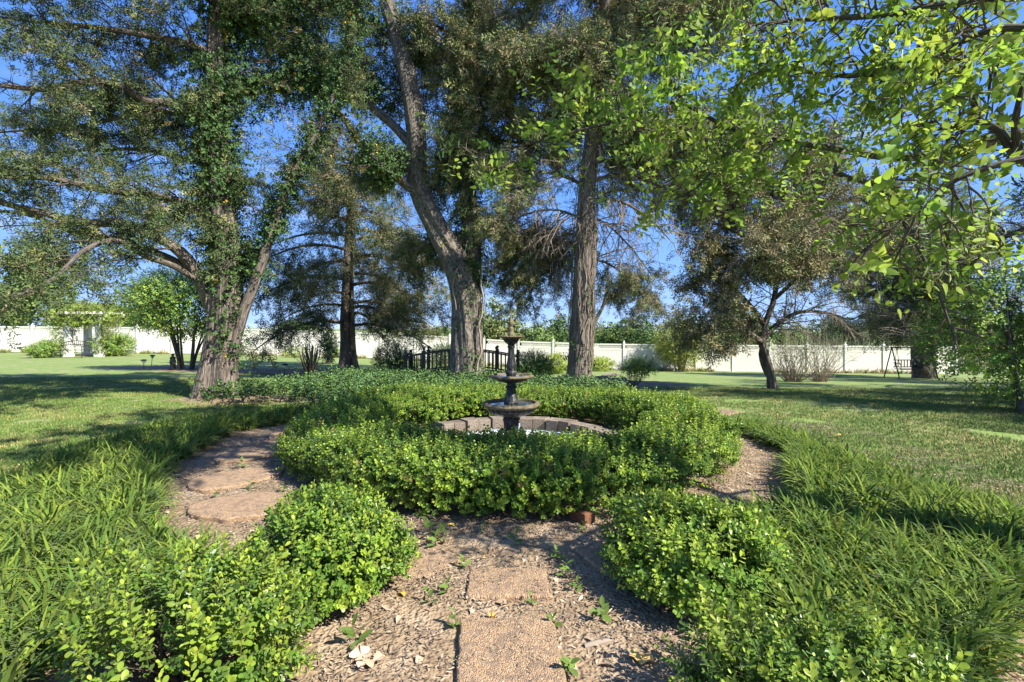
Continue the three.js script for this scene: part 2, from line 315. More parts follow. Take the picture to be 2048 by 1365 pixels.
// ------------------------------------------------------------------ trees grown along given limbs
class Tree {
  constructor(name, label, base, group) {
    this.o = thing(name, label, 'tree', base, 0, group); this.base = base;
    this.trunk = new Geo(); this.twigs = new Geo(); this.a = new Scatter(); this.b = new Scatter(); this.ivy = new Scatter(); this.leafPts = 0;
  }
  L(p) { return p.clone().sub(this.base); }
  wood(pts, radii, { sides = 14, step = 0.18, rough = 0.08, flare = 0 } = {}) {       // a trunk or limb with flutes and knots
    const [P, Q] = resample(pts.map((p) => this.L(p)), radii, step), seed = rnd() * 50, c0 = 2 * Math.PI * radii[0];
    const k = Math.max(1, Math.round(c0 / 0.75));
    tube(this.trunk, P, Q, sides, { us: k, vs: 1 / 0.9, flute: (a, l) => {
      const ca = Math.cos(a), sa = Math.sin(a);
      let f = 1 + rough * 2 * (noiseA(ca * 2.2 + seed, sa * 2.2 + l * 0.55) - 0.5) + rough * 1.2 * (noiseB(ca * 4.5 + seed, sa * 4.5 + l * 0.9) - 0.5) + rough * 0.5 * (noiseC(ca * 9 + seed, sa * 9 + l * 1.4) - 0.5);
      if (flare) f += flare * Math.exp(-l * 2.2) * (0.55 + 0.9 * noiseC(ca * 2.6 + seed, sa * 2.6)); return f; } });
    return P.map((p) => p.clone().add(this.base)).map((p, i) => ({ p, r: Q[i] }));
  }
  // branchlets, twigs and foliage sprays along a limb
  dress(path, o) {
    const { per = 6, len = [0.7, 1.5], start = 0.1, ang = 1.15, flat = 0.5, rise = 0.1, droop = 0.25, twig = [0.2, 0.5], twigs = 8, sprays = 3, scale = [0.8, 1.2], keep = 0.42, ns = 0.55, col, subR = 0.016, bare = 0, up = 0, side = null, split = 0.5, hang = 0 } = o;
    let total = 0; for (let i = 1; i < path.length; i++) total += path[i].p.distanceTo(path[i - 1].p);
    const n = Math.max(1, Math.round(total * (1 - start) * per));
    for (let i = 0; i < n; i++) {
      const t = start + (1 - start) * (i + rnd()) / n, f = t * (path.length - 1), k = Math.min(Math.floor(f), path.length - 2), p = path[k].p.clone().lerp(path[k + 1].p, f - k), d = path[k + 1].p.clone().sub(path[k].p).normalize();
      let q = perp(d).applyAxisAngle(d, R(0, 6.283)); if (side && q.dot(side) < R(-0.8, 0.1)) q.negate();
      let dir = d.clone().multiplyScalar(Math.cos(ang)).addScaledVector(q, Math.sin(ang)); dir.y = dir.y * flat + rise; dir.normalize();
      const SL = R(len[0], len[1]) * (1.1 - 0.45 * t), ns_ = 6, pts = [p.clone()], rad = [Math.min(subR * R(0.7, 1.2) * (0.5 + SL * 0.5), path[k].r * 0.8)];
      let q0 = p.clone(), dd = dir.clone();
      for (let s = 1; s <= ns_; s++) { dd.add(V(R(-0.22, 0.22), R(-0.18, 0.18) - droop * 0.28 * s / ns_ + up * 0.1, R(-0.22, 0.22))).normalize(); q0 = q0.clone().addScaledVector(dd, SL / ns_); pts.push(q0); rad.push(rad[0] * (1 - 0.8 * s / ns_)); }
      tube(this.twigs, pts.map((x) => this.L(x)), rad, 5);
      const nt = Math.round(twigs * SL / 1.0 * R(0.8, 1.2)) + 1;
      for (let j = 0; j < nt; j++) {
        const tt = 0.15 + 0.85 * (j + rnd()) / nt, ff = tt * ns_, kk = Math.min(Math.floor(ff), ns_ - 1), tp = pts[kk].clone().lerp(pts[kk + 1], ff - kk), td0 = pts[kk + 1].clone().sub(pts[kk]).normalize();
        let td = td0.multiplyScalar(0.75).addScaledVector(randDir(), 0.75); td.y = td.y * (flat + 0.25) - hang * 0.8; td.normalize();
        const TL = R(twig[0], twig[1]) * (1.1 - 0.4 * tt), tpts = [tp], trad = [0.0068]; let w = tp.clone();
        for (let s = 1; s <= 3; s++) { td.add(V(R(-0.3, 0.3), R(-0.3, 0.3) - hang * 0.4, R(-0.3, 0.3))).normalize(); w = w.clone().addScaledVector(td, TL / 3); tpts.push(w); trad.push(0.0068 - 0.0016 * s); }
        tube(this.twigs, tpts.map((x) => this.L(x)), trad, 3);
        if (rnd() < bare) continue;
        for (let s = 0; s < sprays; s++) {
          const u = sprays > 1 ? s / (sprays - 1) : 1, fu = Math.min(2.999, u * 2.6 + 0.35), ku = Math.floor(fu), sp = tpts[ku].clone().lerp(tpts[ku + 1], fu - ku);
          if (n3(sp, ns) < keep + R(-0.05, 0.05)) continue;
          const sd = td.clone().addScaledVector(randDir(), 0.7).normalize(); this.leafPts++;
          (rnd() < split ? this.a : this.b).add(this.L(sp), sd, R(scale[0], scale[1]), col());
        }
      }
    }
  }
  // ivy leaves over a limb: they stand off from the bark by up to "deep"
  climb(path, { n = 400, deep = 0.15, t0 = 0, t1 = 1, yellow = 0.015, scale = [0.8, 1.3], col = C.ivy, side = null, clump = 0.36 } = {}) {
    for (let i = 0; i < n; i++) {
      const t = R(t0, t1), f = t * (path.length - 1), k = Math.min(Math.floor(f), path.length - 2), p = path[k].p.clone().lerp(path[k + 1].p, f - k), d = path[k + 1].p.clone().sub(path[k].p).normalize(), q = perp(d).applyAxisAngle(d, R(0, 6.283));
      if (side && q.dot(side) < R(-0.3, 0.5)) continue;
      p.addScaledVector(q, path[k].r * 0.95 + deep * Math.pow(rnd(), 1.6)); if (n3(p, 1.1) < clump) continue;
      const dir = q.clone().multiplyScalar(0.8).add(V(R(-0.5, 0.5), R(-0.9, 0.35), R(-0.5, 0.5))).normalize();
      this.ivy.add(this.L(p), dir, R(scale[0], scale[1]), rnd() < yellow ? tint(C.ivyY, 0.3) : tint(col, 0.35, 0.15));
    }
  }
  finish(bark, twigMat, ga, ma, gb, mb) {
    mesh('trunk', this.trunk.build(), bark, this.o);
    if (this.twigs.i.length) mesh('branches', this.twigs.build(), twigMat, this.o).userData.kind = 'stuff';
    if (this.a.m.length) this.a.build('crown', ga, ma, this.o);
    if (this.b.m.length) this.b.build('crown', gb ?? ga, mb ?? ma, this.o);
    if (this.ivy.m.length) this.ivy.build('ivy', U.ivy, M.matte, this.o);
    return this.o;
  }
}
const pts = (d, list) => list.map(([x, y, dd]) => at(x, y, d + (dd || 0)));
const cedarCol = (brown = 0.2, light = 0.1) => () => { const q = rnd(); return tint(q < brown ? C.cedarBrown : q < brown + light ? C.cedarLight : C.cedar, 0.28, 0.1); };
const stand = (px, py) => onGround(px, py);

// --- fluted cedar with ivy, wide limbs sweeping over the lawn
{
  const B = stand(432, 797), D = -B.z; B.y -= 0.05;
  const T = new Tree('cedar_tree', 'massive fluted cedar trunk with ivy and long limbs sweeping over the lawn beside the arbor', B);
  const main = T.wood([B, ...pts(D, [[440, 700], [448, 620], [447, 520], [440, 400], [432, 260], [430, 110], [436, -60], [440, -260]])], [0.33, 0.315, 0.31, 0.275, 0.235, 0.205, 0.17, 0.14, 0.09], { sides: 56, step: 0.09, rough: 0.2, flare: 0.32 });
  const lead = T.wood(pts(D, [[470, 690], [486, 628], [512, 560], [540, 470], [572, 380], [620, 285, 0.1], [668, 190, 0.2], [705, 60, 0.3], [720, -60, 0.3]]), [0.10, 0.11, 0.10, 0.09, 0.08, 0.07, 0.06, 0.045, 0.025], { sides: 18, rough: 0.14 });
  const low = T.wood(pts(D, [[440, 660], [418, 605], [392, 545, -0.2], [352, 497, -0.4], [300, 468, -0.6], [240, 447, -0.8], [170, 446, -1.0], [90, 428, -1.3], [0, 405, -1.6], [-120, 370, -2]]), [0.10, 0.135, 0.125, 0.105, 0.09, 0.085, 0.075, 0.06, 0.05, 0.025], { sides: 14, rough: 0.1 });
  const low2 = T.wood(pts(D, [[392, 548, -0.2], [345, 520, -0.3], [288, 497, -0.5], [235, 478, -0.7], [180, 472, -0.9], [120, 455, -1.0], [60, 430, -1.1], [-40, 420, -1.2]]), [0.06, 0.07, 0.062, 0.055, 0.05, 0.045, 0.04, 0.02], { sides: 10 });
  const low3 = T.wood(pts(D, [[398, 565, -0.2], [352, 535, -0.5], [290, 512, -0.9], [232, 482, -1.3], [170, 500, -1.8], [110, 555, -2.3], [40, 590, -2.8], [-50, 600, -3.2]]), [0.05, 0.06, 0.055, 0.05, 0.04, 0.032, 0.025, 0.012], { sides: 9 });
  const mid = T.wood(pts(D, [[436, 455], [405, 425, -0.2], [335, 396, -0.5], [205, 380, -0.9], [100, 357, -1.2], [0, 353, -1.6], [-130, 330, -2]]), [0.07, 0.085, 0.07, 0.06, 0.05, 0.042, 0.02], { sides: 10 });
  const high = T.wood(pts(D, [[428, 262], [402, 233, -0.1], [345, 206, -0.3], [297, 203, -0.5], [240, 172, -0.7], [165, 163, -0.9], [112, 178, -1.1], [0, 171, -1.4], [-100, 150, -1.7]]), [0.07, 0.085, 0.08, 0.07, 0.062, 0.058, 0.05, 0.04, 0.02], { sides: 10 });
  const high2 = T.wood(pts(D, [[403, 236, -0.1], [330, 225, 0.3], [240, 235, 0.7], [150, 255, 1.0], [60, 260, 1.3], [-60, 270, 1.6]]), [0.05, 0.055, 0.045, 0.038, 0.03, 0.015], { sides: 8 });
  const top1 = T.wood(pts(D, [[430, 110], [385, 90, -0.2], [300, 72, -0.5], [200, 56, -0.8], [90, 45, -1.2], [-40, 30, -1.6]]), [0.06, 0.07, 0.058, 0.048, 0.036, 0.015], { sides: 9 });
  const top2 = T.wood(pts(D, [[434, 0], [380, -40, -0.4], [290, -70, -0.8], [180, -90, -1.2], [60, -110, -1.6]]), [0.06, 0.065, 0.05, 0.04, 0.02], { sides: 9 });
  const back1 = T.wood(pts(D, [[434, 330], [380, 320, 0.7], [290, 300, 1.6], [180, 300, 2.4], [60, 310, 3.2]]), [0.05, 0.06, 0.05, 0.035, 0.02], { sides: 8 });
  const r1 = T.wood(pts(D, [[440, 200], [500, 170, 0.4], [580, 160, 0.9], [660, 170, 1.3]]), [0.05, 0.05, 0.04, 0.02], { sides: 8 });
  const r2 = T.wood(pts(D, [[432, 60], [500, 20, 0.2], [590, 0, 0.4], [690, -10, 0.8]]), [0.05, 0.05, 0.04, 0.02], { sides: 8 });
  const c = cedarCol(0.03, 0.10), far = { len: [0.6, 1.7], twigs: 13, twig: [0.18, 0.45], sprays: 2, col: c, flat: 0.45, rise: 0.12, droop: 0.5, keep: 0.497, scale: [0.5, 0.95] };
  T.dress(low, { ...far, start: 0.3, per: 5, keep: 0.50, sprays: 2 }); T.dress(low2, { ...far, start: 0.2, per: 4.5, keep: 0.5 }); T.dress(low3, { ...far, start: 0.25, per: 6, keep: 0.45, droop: 0.9, scale: [0.7, 1.1] });
  T.dress(mid, { ...far, per: 10 }); T.dress(high, { ...far, per: 10 }); T.dress(high2, { ...far, per: 9 }); T.dress(back1, { ...far, per: 7 });
  T.dress(top1, { ...far, per: 12, keep: 0.41 }); T.dress(top2, { ...far, per: 12, keep: 0.40 });
  T.dress(r1, { ...far, per: 8 }); T.dress(r2, { ...far, per: 12, keep: 0.4 });
  T.dress(main, { ...far, start: 0.34, per: 9, len: [0.4, 1.0], keep: 0.44, scale: [0.7, 1.1] });
  T.dress(lead, { ...far, start: 0.4, per: 5, len: [0.4, 1.1], keep: 0.46 });
  T.climb(main, { n: 1900, t0: 0.5, t1: 0.98, deep: 0.6, clump: 0.40 }); T.climb(main, { n: 1200, t0: 0.32, t1: 0.7, deep: 0.14, clump: 0.41 }); T.climb(main, { n: 420, t0: 0.0, t1: 0.34, deep: 0.07, side: V(1, 0, 0.25), clump: 0.46 });
  T.climb(main, { n: 260, t0: 0.0, t1: 0.06, deep: 0.5, side: V(1, 0, 0.4), clump: 0.2 });
  T.climb(lead, { n: 1500, t0: 0.26, t1: 0.95, deep: 0.15 }); T.climb(r1, { n: 1500, deep: 0.7, yellow: 0.03 }); T.climb(r2, { n: 2200, deep: 0.9, yellow: 0.03, clump: 0.36 }); T.climb(high, { n: 260, t0: 0, t1: 0.35, deep: 0.25 });
  T.finish(M.cedarBark, M.twig, U.cedarA, M.needle, U.cedarB);
}
// --- stout leaning hardwood behind the fountain, its second stem wrapped in ivy
{
  const B = stand(934, 776), D = -B.z; B.y -= 0.05;
  const T = new Tree('leaning_tree', 'stout grey-barked tree behind the fountain with a bare leaning limb and ivy-wrapped stem', B);
  const main = T.wood([B, ...pts(D, [[934, 720], [933, 650], [930, 590], [915, 540], [893, 495], [866, 440], [845, 395], [834, 345], [832, 270], [822, 190], [805, 110], [780, 20], [752, -70], [720, -200]])], [0.43, 0.40, 0.39, 0.385, 0.36, 0.33, 0.30, 0.285, 0.27, 0.25, 0.235, 0.22, 0.205, 0.19, 0.14], { sides: 52, step: 0.09, rough: 0.12, flare: 0.25 });
  const stem = T.wood(pts(D, [[940, 640, 0.2], [946, 560, 0.25], [944, 480, 0.3], [936, 390, 0.3], [926, 280, 0.3], [932, 160, 0.35], [942, 40, 0.4], [945, -100, 0.4], [945, -260, 0.4]]), [0.26, 0.27, 0.25, 0.24, 0.23, 0.21, 0.19, 0.16, 0.1], { sides: 26, step: 0.12, rough: 0.12 });
  const b1 = T.wood(pts(D, [[842, 372], [822, 376, -0.1], [796, 356, -0.3], [765, 335, -0.5], [722, 292, -0.6], [690, 240, -0.7], [640, 190, -0.8], [570, 130, -0.9]]), [0.10, 0.125, 0.115, 0.11, 0.10, 0.09, 0.075, 0.04], { sides: 14 });
  const b2 = T.wood(pts(D, [[832, 300], [815, 282, 0.1], [785, 250, 0.3], [745, 215, 0.5], [690, 160, 0.7], [640, 120, 0.9], [570, 90, 1.0], [480, 50, 1.1]]), [0.10, 0.125, 0.12, 0.115, 0.105, 0.095, 0.08, 0.04], { sides: 14 });
  const b3 = T.wood(pts(D, [[800, 90], [760, 60, 0.3], [700, 20, 0.6], [620, -20, 0.8]]), [0.07, 0.07, 0.06, 0.03], { sides: 10 });
  const c1 = T.wood(pts(D, [[934, 200, 0.3], [990, 150, 0], [1050, 120, -0.4], [1120, 110, -0.8]]), [0.06, 0.06, 0.045, 0.02], { sides: 9 });
  const c2 = T.wood(pts(D, [[940, 80, 0.3], [1000, 40, 0], [1070, 20, -0.3]]), [0.06, 0.055, 0.02], { sides: 9 });
  const c3 = T.wood(pts(D, [[936, 100, 0.3], [890, 60, 0.2], [840, 40, 0.2]]), [0.06, 0.05, 0.02], { sides: 9 });
  const c4 = T.wood(pts(D, [[930, 320, 0.3], [985, 330, -0.1], [1030, 350, -0.4]]), [0.05, 0.04, 0.015], { sides: 8 });
  const br = cedarCol(0.32, 0.32), f = { col: br, twigs: 12, twig: [0.2, 0.5], sprays: 2, flat: 0.6, droop: 0.8, rise: 0.05, keep: 0.33, len: [0.5, 1.3], hang: 0.25, scale: [0.8, 1.35] };
  T.dress(stem, { ...f, start: 0.42, per: 22, side: V(0.5, 0, 0.85), len: [0.5, 1.5] }); T.dress(stem, { ...f, start: 0.18, per: 4, keep: 0.45, len: [0.25, 0.7] });
  T.dress(c1, { ...f, per: 16 }); T.dress(c2, { ...f, per: 20 }); T.dress(c3, { ...f, per: 17 }); T.dress(c4, { ...f, per: 9, keep: 0.42 });
  for (const l of [[[940, 330, 0.3], [890, 330, 0.9], [820, 340, 1.6], [740, 330, 2.2]], [[944, 440, 0.3], [1000, 440, 0.8], [1060, 470, 1.2], [1110, 520, 1.6]], [[940, 260, 0.3], [1000, 280, 0.9], [1060, 290, 1.4], [1120, 320, 1.8]], [[944, 470, 0.3], [900, 470, 0.8], [850, 500, 1.4], [790, 540, 1.9]], [[936, 180, 0.3], [880, 170, 1.0], [800, 180, 1.6], [720, 170, 2.0]], [[936, 130, 0.3], [860, 100, 1.0], [760, 90, 1.6], [660, 110, 2.2]]]) T.dress(T.wood(pts(D, l), [0.045, 0.04, 0.03, 0.01], { sides: 8 }), { ...f, col: cedarCol(0.35, 0.2), per: 9, len: [0.5, 1.4], keep: 0.46, start: 0.15 });
  T.climb(stem, { n: 1900, t0: 0.1, t1: 0.95, deep: 0.22, clump: 0.38 });
  T.climb(b1, { n: 2400, t0: 0.3, t1: 1, deep: 0.6, yellow: 0.035, clump: 0.38 }); T.climb(b2, { n: 3000, t0: 0.35, t1: 1, deep: 0.7, yellow: 0.035, clump: 0.37 }); T.climb(b3, { n: 1500, deep: 0.8, yellow: 0.05, clump: 0.36 });
  T.climb(main, { n: 650, t0: 0.0, t1: 0.3, deep: 0.06, side: V(1, 0, 0.1), clump: 0.44 }); T.climb(main, { n: 300, t0: 0.0, t1: 0.04, deep: 0.5, clump: 0.2 });
  const fine = { col: cedarCol(0.1, 0.2), twigs: 9, sprays: 2, keep: 0.5, per: 4, len: [0.4, 1.0], scale: [0.5, 0.9] };
  T.dress(b1, { ...fine, start: 0.4 }); T.dress(b2, { ...fine, start: 0.4 }); T.dress(b3, fine);
  T.finish(M.hardBark, M.paleTwig, U.cedarA, M.needle, U.cedarB);
  // rope-like vine climbing the sunny side of the trunk
  const g = new Geo(); const vine = (list, r) => { const [P, Q] = resample(list.map(([x, y, dd]) => T.L(at(x, y, D + dd))), r, 0.08); tube(g, P.map((p, i) => p.add(V(Math.sin(i * 0.9) * 0.012, 0, 0))), Q, 8); };
  vine([[955, 778, -0.42], [953, 740, -0.40], [962, 700, -0.36], [958, 655, -0.36], [966, 610, -0.32], [962, 560, -0.28], [966, 500, -0.1], [958, 430, -0.1]], [0.035, 0.032, 0.03, 0.028, 0.026, 0.022, 0.018, 0.012]);
  vine([[912, 620, -0.42], [906, 570, -0.42], [912, 545, -0.4], [924, 520, -0.3], [935, 480, -0.1]], [0.012, 0.016, 0.016, 0.014, 0.01]);
  vine([[968, 640, -0.25], [970, 590, -0.22], [978, 530, -0.05], [966, 470, 0.0], [975, 400, 0.0]], [0.01, 0.012, 0.012, 0.012, 0.008]);
  mesh('vine', g.build(), M.paleTwig, T.o);
}
// --- straight cedar clad in dry vine stems
{
  const B = stand(1157, 784), D = -B.z; B.y -= 0.05;
  const T = new Tree('vine_cedar_tree', 'straight shaggy cedar clad in dry vine stems, rising just behind the round hedge', B);
  const main = T.wood([B, ...pts(D, [[1160, 720], [1164, 640], [1167, 550], [1171, 450], [1178, 350], [1190, 240], [1204, 120], [1216, 0], [1226, -120], [1232, -260]])], [0.27, 0.275, 0.27, 0.265, 0.25, 0.225, 0.20, 0.17, 0.145, 0.11, 0.07], { sides: 44, step: 0.09, rough: 0.15, flare: 0.22 });
  const w = (l, r) => T.wood(pts(D, l), r, { sides: 9 });
  const A = w([[1186, 285], [1225, 265, -0.1], [1290, 245, -0.2], [1370, 240, -0.3], [1460, 250, -0.4], [1560, 260, -0.4]], [0.07, 0.075, 0.065, 0.055, 0.04, 0.02]);
  const Bq = w([[1178, 365], [1235, 350, 0.3], [1300, 365, 0.6], [1380, 400, 0.9], [1470, 440, 1.2]], [0.06, 0.055, 0.045, 0.035, 0.015]);
  const Cq = w([[1200, 160], [1150, 120, -0.3], [1090, 100, -0.5], [1030, 110, -0.8]], [0.06, 0.055, 0.04, 0.02]);
  const Dq = w([[1208, 90], [1270, 50, -0.1], [1350, 30, -0.2], [1440, 40, -0.3]], [0.06, 0.055, 0.045, 0.02]);
  const Eq = w([[1216, 0], [1150, -40, -0.2], [1080, -50, -0.4]], [0.06, 0.05, 0.02]);
  const Fq = w([[1176, 375], [1120, 350, 0.3], [1060, 345, 0.6], [1000, 370, 0.9]], [0.05, 0.045, 0.03, 0.012]);
  const Gq = w([[1174, 400], [1230, 400, -0.2], [1290, 430, -0.5], [1340, 480, -0.8]], [0.045, 0.04, 0.03, 0.01]);
  const Hq = w([[1184, 255], [1130, 235, 0.2], [1070, 225, 0.5], [1010, 215, 0.7]], [0.055, 0.05, 0.035, 0.015]);
  const Iq = w([[1216, 10], [1300, -40, 0.2], [1400, -60, 0.4], [1500, -60, 0.5]], [0.06, 0.055, 0.045, 0.02]);
  const br = cedarCol(0.35, 0.32), f = { col: br, twigs: 13, twig: [0.2, 0.5], sprays: 2, flat: 0.6, droop: 0.9, rise: 0.05, keep: 0.34, len: [0.5, 1.4], hang: 0.35, scale: [0.8, 1.3] };
  for (const q of [Dq, Eq, Cq, Iq]) T.dress(q, { ...f, per: 20, keep: 0.31 }); T.dress(A, { ...f, per: 17 }); T.dress(Hq, { ...f, per: 12, keep: 0.37 });
  T.dress(main, { ...f, start: 0.58, per: 20, keep: 0.32 });
  const thin = { ...f, sprays: 1, keep: 0.5, twigs: 14, scale: [0.5, 0.9] };
  T.dress(Bq, { ...thin, per: 11 }); T.dress(Fq, { ...thin, per: 12 }); T.dress(Gq, { ...thin, per: 11 });
  for (const [l, r] of [[[[1172, 430], [1215, 450, 0.3], [1265, 500, 0.5], [1310, 560, 0.7]], [0.03, 0.028, 0.02, 0.008]], [[[1168, 500], [1130, 515, 0.5], [1080, 555, 1.0], [1035, 600, 1.4]], [0.03, 0.028, 0.02, 0.008]], [[[1168, 520], [1210, 525, 0.5], [1260, 560, 0.9], [1300, 610, 1.3]], [0.03, 0.028, 0.02, 0.008]], [[[1169, 490], [1110, 490, 1.0], [1050, 510, 2.0], [1000, 560, 2.8]], [0.03, 0.028, 0.02, 0.008]], [[[1170, 470], [1130, 470, 0.4], [1080, 490, 0.8], [1030, 520, 1.1]], [0.03, 0.028, 0.02, 0.008]], [[[1172, 440], [1110, 420, -0.2], [1050, 430, -0.4], [1000, 460, -0.5]], [0.03, 0.028, 0.02, 0.008]], [[[1176, 390], [1260, 380, 0.6], [1350, 390, 1.2], [1440, 420, 1.8]], [0.035, 0.03, 0.022, 0.008]], [[[1180, 330], [1260, 310, 0.8], [1350, 310, 1.6], [1450, 330, 2.2]], [0.04, 0.035, 0.025, 0.008]]]) T.dress(w(l, r), { ...thin, per: 15, len: [0.5, 1.5], hang: 0.3, keep: 0.455, sprays: 2 }); T.dress(main, { ...thin, start: 0.36, per: 12, len: [0.3, 1.1], keep: 0.5 });
  T.climb(main, { n: 160, t0: 0.05, t1: 0.4, deep: 0.1, clump: 0.5 });
  T.finish(M.cedarBark, M.paleTwig, U.cedarA, M.needle, U.cedarB);
  const g = new Geo(), c0 = main.length;
  for (let v = 0; v < 34; v++) {                                  // dry stems that wander up the bark
    let a = R(0, 6.28), P = [], Q = []; const s = Math.floor(R(0, 0.25) * c0), e = Math.floor(R(0.35, 0.62) * c0), r0 = R(0.006, 0.016), loose = R(0, 0.05), w1 = R(1.5, 3.5), w2 = R(0, 6);
    for (let i = s; i < e; i += 2) { const m = main[i]; a += R(-0.16, 0.16); const off = m.r * 1.08 + 0.01 + loose * (0.5 + 0.5 * Math.sin(i * 0.11 * w1 + w2)); P.push(T.L(m.p).add(V(Math.cos(a) * off, 0, Math.sin(a) * off))); Q.push(r0 * (1 - 0.5 * (i - s) / (e - s))); }
    if (P.length > 4) tube(g, P, Q, 5);
  }
  for (let v = 0; v < 60; v++) {                                  // loose tangles hanging off the upper trunk
    const i = Math.floor(R(0.36, 0.7) * c0), m = main[i]; let a = R(0, 6.28), p = T.L(m.p).add(V(Math.cos(a) * m.r, 0, Math.sin(a) * m.r)), d = V(Math.cos(a), R(-0.4, 0.6), Math.sin(a)).normalize(); const P = [p], Q = [0.008], n = 8;
    for (let k = 1; k <= n; k++) { d.add(V(R(-0.35, 0.35), -0.22 + R(-0.2, 0.2), R(-0.35, 0.35))).normalize(); p = p.clone().addScaledVector(d, R(0.06, 0.12)); P.push(p); Q.push(0.008 * (1 - 0.8 * k / n)); }
    tube(g, P, Q, 4);
  }
  mesh('vine', g.build(), M.paleTwig, T.o);
}
// --- a cedar standing further back: trunk and tiers of drooping boughs
function cedar(name, label, B, H, r, { lo = 0.25, spread = 3.5, lean = V(0, 0, 0), per = 5, col = cedarCol(0.2, 0.1), keep = 0.42, scale = [0.9, 1.4], nb = 26, group, geo = U.cedarB, twigs = 9, sprays = 2, drop_ = 0.5, bare = 0, flare = 0.45, top = 0.45 } = {}) {
  const T = new Tree(name, label, B, group);
  const P = [], Q = []; for (let i = 0; i <= 6; i++) { const t = i / 6; P.push(B.clone().add(V(lean.x * t + Math.sin(t * 5 + H) * 0.08, H * t - (i ? 0 : 0.05), lean.z * t))); Q.push(r * (1 - 0.85 * t)); }
  const main = T.wood(P, Q, { sides: 28, step: 0.12, rough: 0.12, flare });
  for (let i = 0; i < nb; i++) {
    const t = lo + (0.98 - lo) * (i + R(-0.3, 0.3)) / nb, k = clamp(Math.floor(t * (main.length - 1)), 0, main.length - 1), p = main[k].p, a = i * 2.39996 + R(-0.3, 0.3), L = spread * R(0.7, 1.1) * (1 - (1 - top) * smooth(t, 0.5, 1));
    const l = []; for (let s = 0; s <= 4; s++) { const u = s / 4; l.push(V(p.x + Math.cos(a) * L * u, p.y + L * (0.22 * u - drop_ * u * u), p.z + Math.sin(a) * L * u)); }
    const rr = Math.min(main[k].r * 0.5, 0.02 + L * 0.013), path = T.wood(l, [rr, rr * 0.85, rr * 0.65, rr * 0.4, rr * 0.15], { sides: 7, step: 0.3 });
    T.dress(path, { per, len: [0.5, 1.1], start: 0.18, twigs, twig: [0.2, 0.45], sprays, col, keep, scale, flat: 0.5, droop: 0.8, hang: 0.15, bare, subR: 0.013 });
  }
  return T.finish(M.cedarBark, M.twig, geo, M.needle, U.cedarFar);
}
cedar('cedar_tree', 'tall reddish-trunked cedar with drooping boughs on bare mulch in front of the white fence', stand(699, 741), 10, 0.34, { lo: 0.18, spread: 4.0, nb: 36, per: 6, keep: 0.435, drop_: 0.5, col: cedarCol(0.3, 0.1), twigs: 10, sprays: 2, scale: [0.8, 1.4] });
// --- small leaning cedar on the open lawn
{
  const B = stand(1546, 779), D = -B.z; B.y -= 0.04;
  const T = new Tree('crooked_tree', 'small crooked dark trunk with a wide brownish cedar crown on the open lawn', B);
  const main = T.wood([B, ...pts(D, [[1541, 745], [1532, 712], [1524, 684], [1530, 650], [1548, 600], [1556, 530], [1550, 450], [1540, 370]])], [0.115, 0.098, 0.092, 0.098, 0.08, 0.07, 0.06, 0.048, 0.025], { sides: 26, step: 0.1, rough: 0.13, flare: 0.25 });
  const fork = T.wood(pts(D, [[1546, 772, 0.1], [1528, 735, 0.1], [1522, 705, 0.1], [1528, 685, 0]]), [0.04, 0.065, 0.065, 0.04], { sides: 12 });
  const w = (l, r) => T.wood(pts(D, l), r, { sides: 9 });
  const limbs = [
    w([[1527, 688], [1500, 668, -0.3], [1465, 648, -0.7], [1430, 640, -1.0], [1395, 650, -1.3]], [0.09, 0.075, 0.055, 0.04, 0.015]),
    w([[1526, 680], [1560, 645, 0.2], [1600, 625, 0.4], [1650, 625, 0.6], [1700, 640, 0.7]], [0.08, 0.07, 0.055, 0.04, 0.015]),
    w([[1530, 650], [1490, 600, 0.2], [1440, 560, 0.4], [1390, 540, 0.6]], [0.07, 0.06, 0.045, 0.015]),
    w([[1548, 600], [1600, 555, -0.3], [1660, 525, -0.6], [1740, 515, -0.8]], [0.06, 0.055, 0.045, 0.015]),
    w([[1556, 530], [1500, 480, -0.3], [1440, 450, -0.5], [1375, 440, -0.8]], [0.06, 0.055, 0.045, 0.015]),
    w([[1552, 470], [1610, 430, 0.2], [1680, 405, 0.3], [1750, 400, 0.4]], [0.055, 0.05, 0.04, 0.015]),
    w([[1546, 410], [1490, 360, 0.2], [1410, 330, 0.3]], [0.05, 0.045, 0.015]),
    w([[1544, 390], [1600, 320, -0.2], [1690, 290, -0.3]], [0.05, 0.045, 0.015]),
    w([[1550, 560], [1540, 520, -0.8], [1520, 500, -1.5], [1500, 500, -2.1]], [0.05, 0.045, 0.035, 0.015]),
    w([[1550, 500], [1570, 470, -0.8], [1600, 460, -1.6], [1620, 480, -2.2]], [0.05, 0.045, 0.035, 0.015]),
    w([[1550, 560], [1560, 510, 0.9], [1580, 480, 1.8]], [0.05, 0.04, 0.015]),
  ];
  const f = { col: cedarCol(0.55, 0.3), twigs: 11, twig: [0.2, 0.5], sprays: 2, flat: 0.7, droop: 0.7, keep: 0.405, len: [0.6, 1.7], hang: 0.2, scale: [0.8, 1.4], per: 12 };
  for (const q of limbs) T.dress(q, f); T.dress(main, { ...f, start: 0.45, per: 8, keep: 0.42 });
  T.climb(limbs[1], { n: 60, deep: 0.2, col: [0.10, 0.22, 0.03], clump: 0.3 });
  T.finish(M.cedarBark, M.paleTwig, U.cedarA, M.needle, U.cedarB);
}
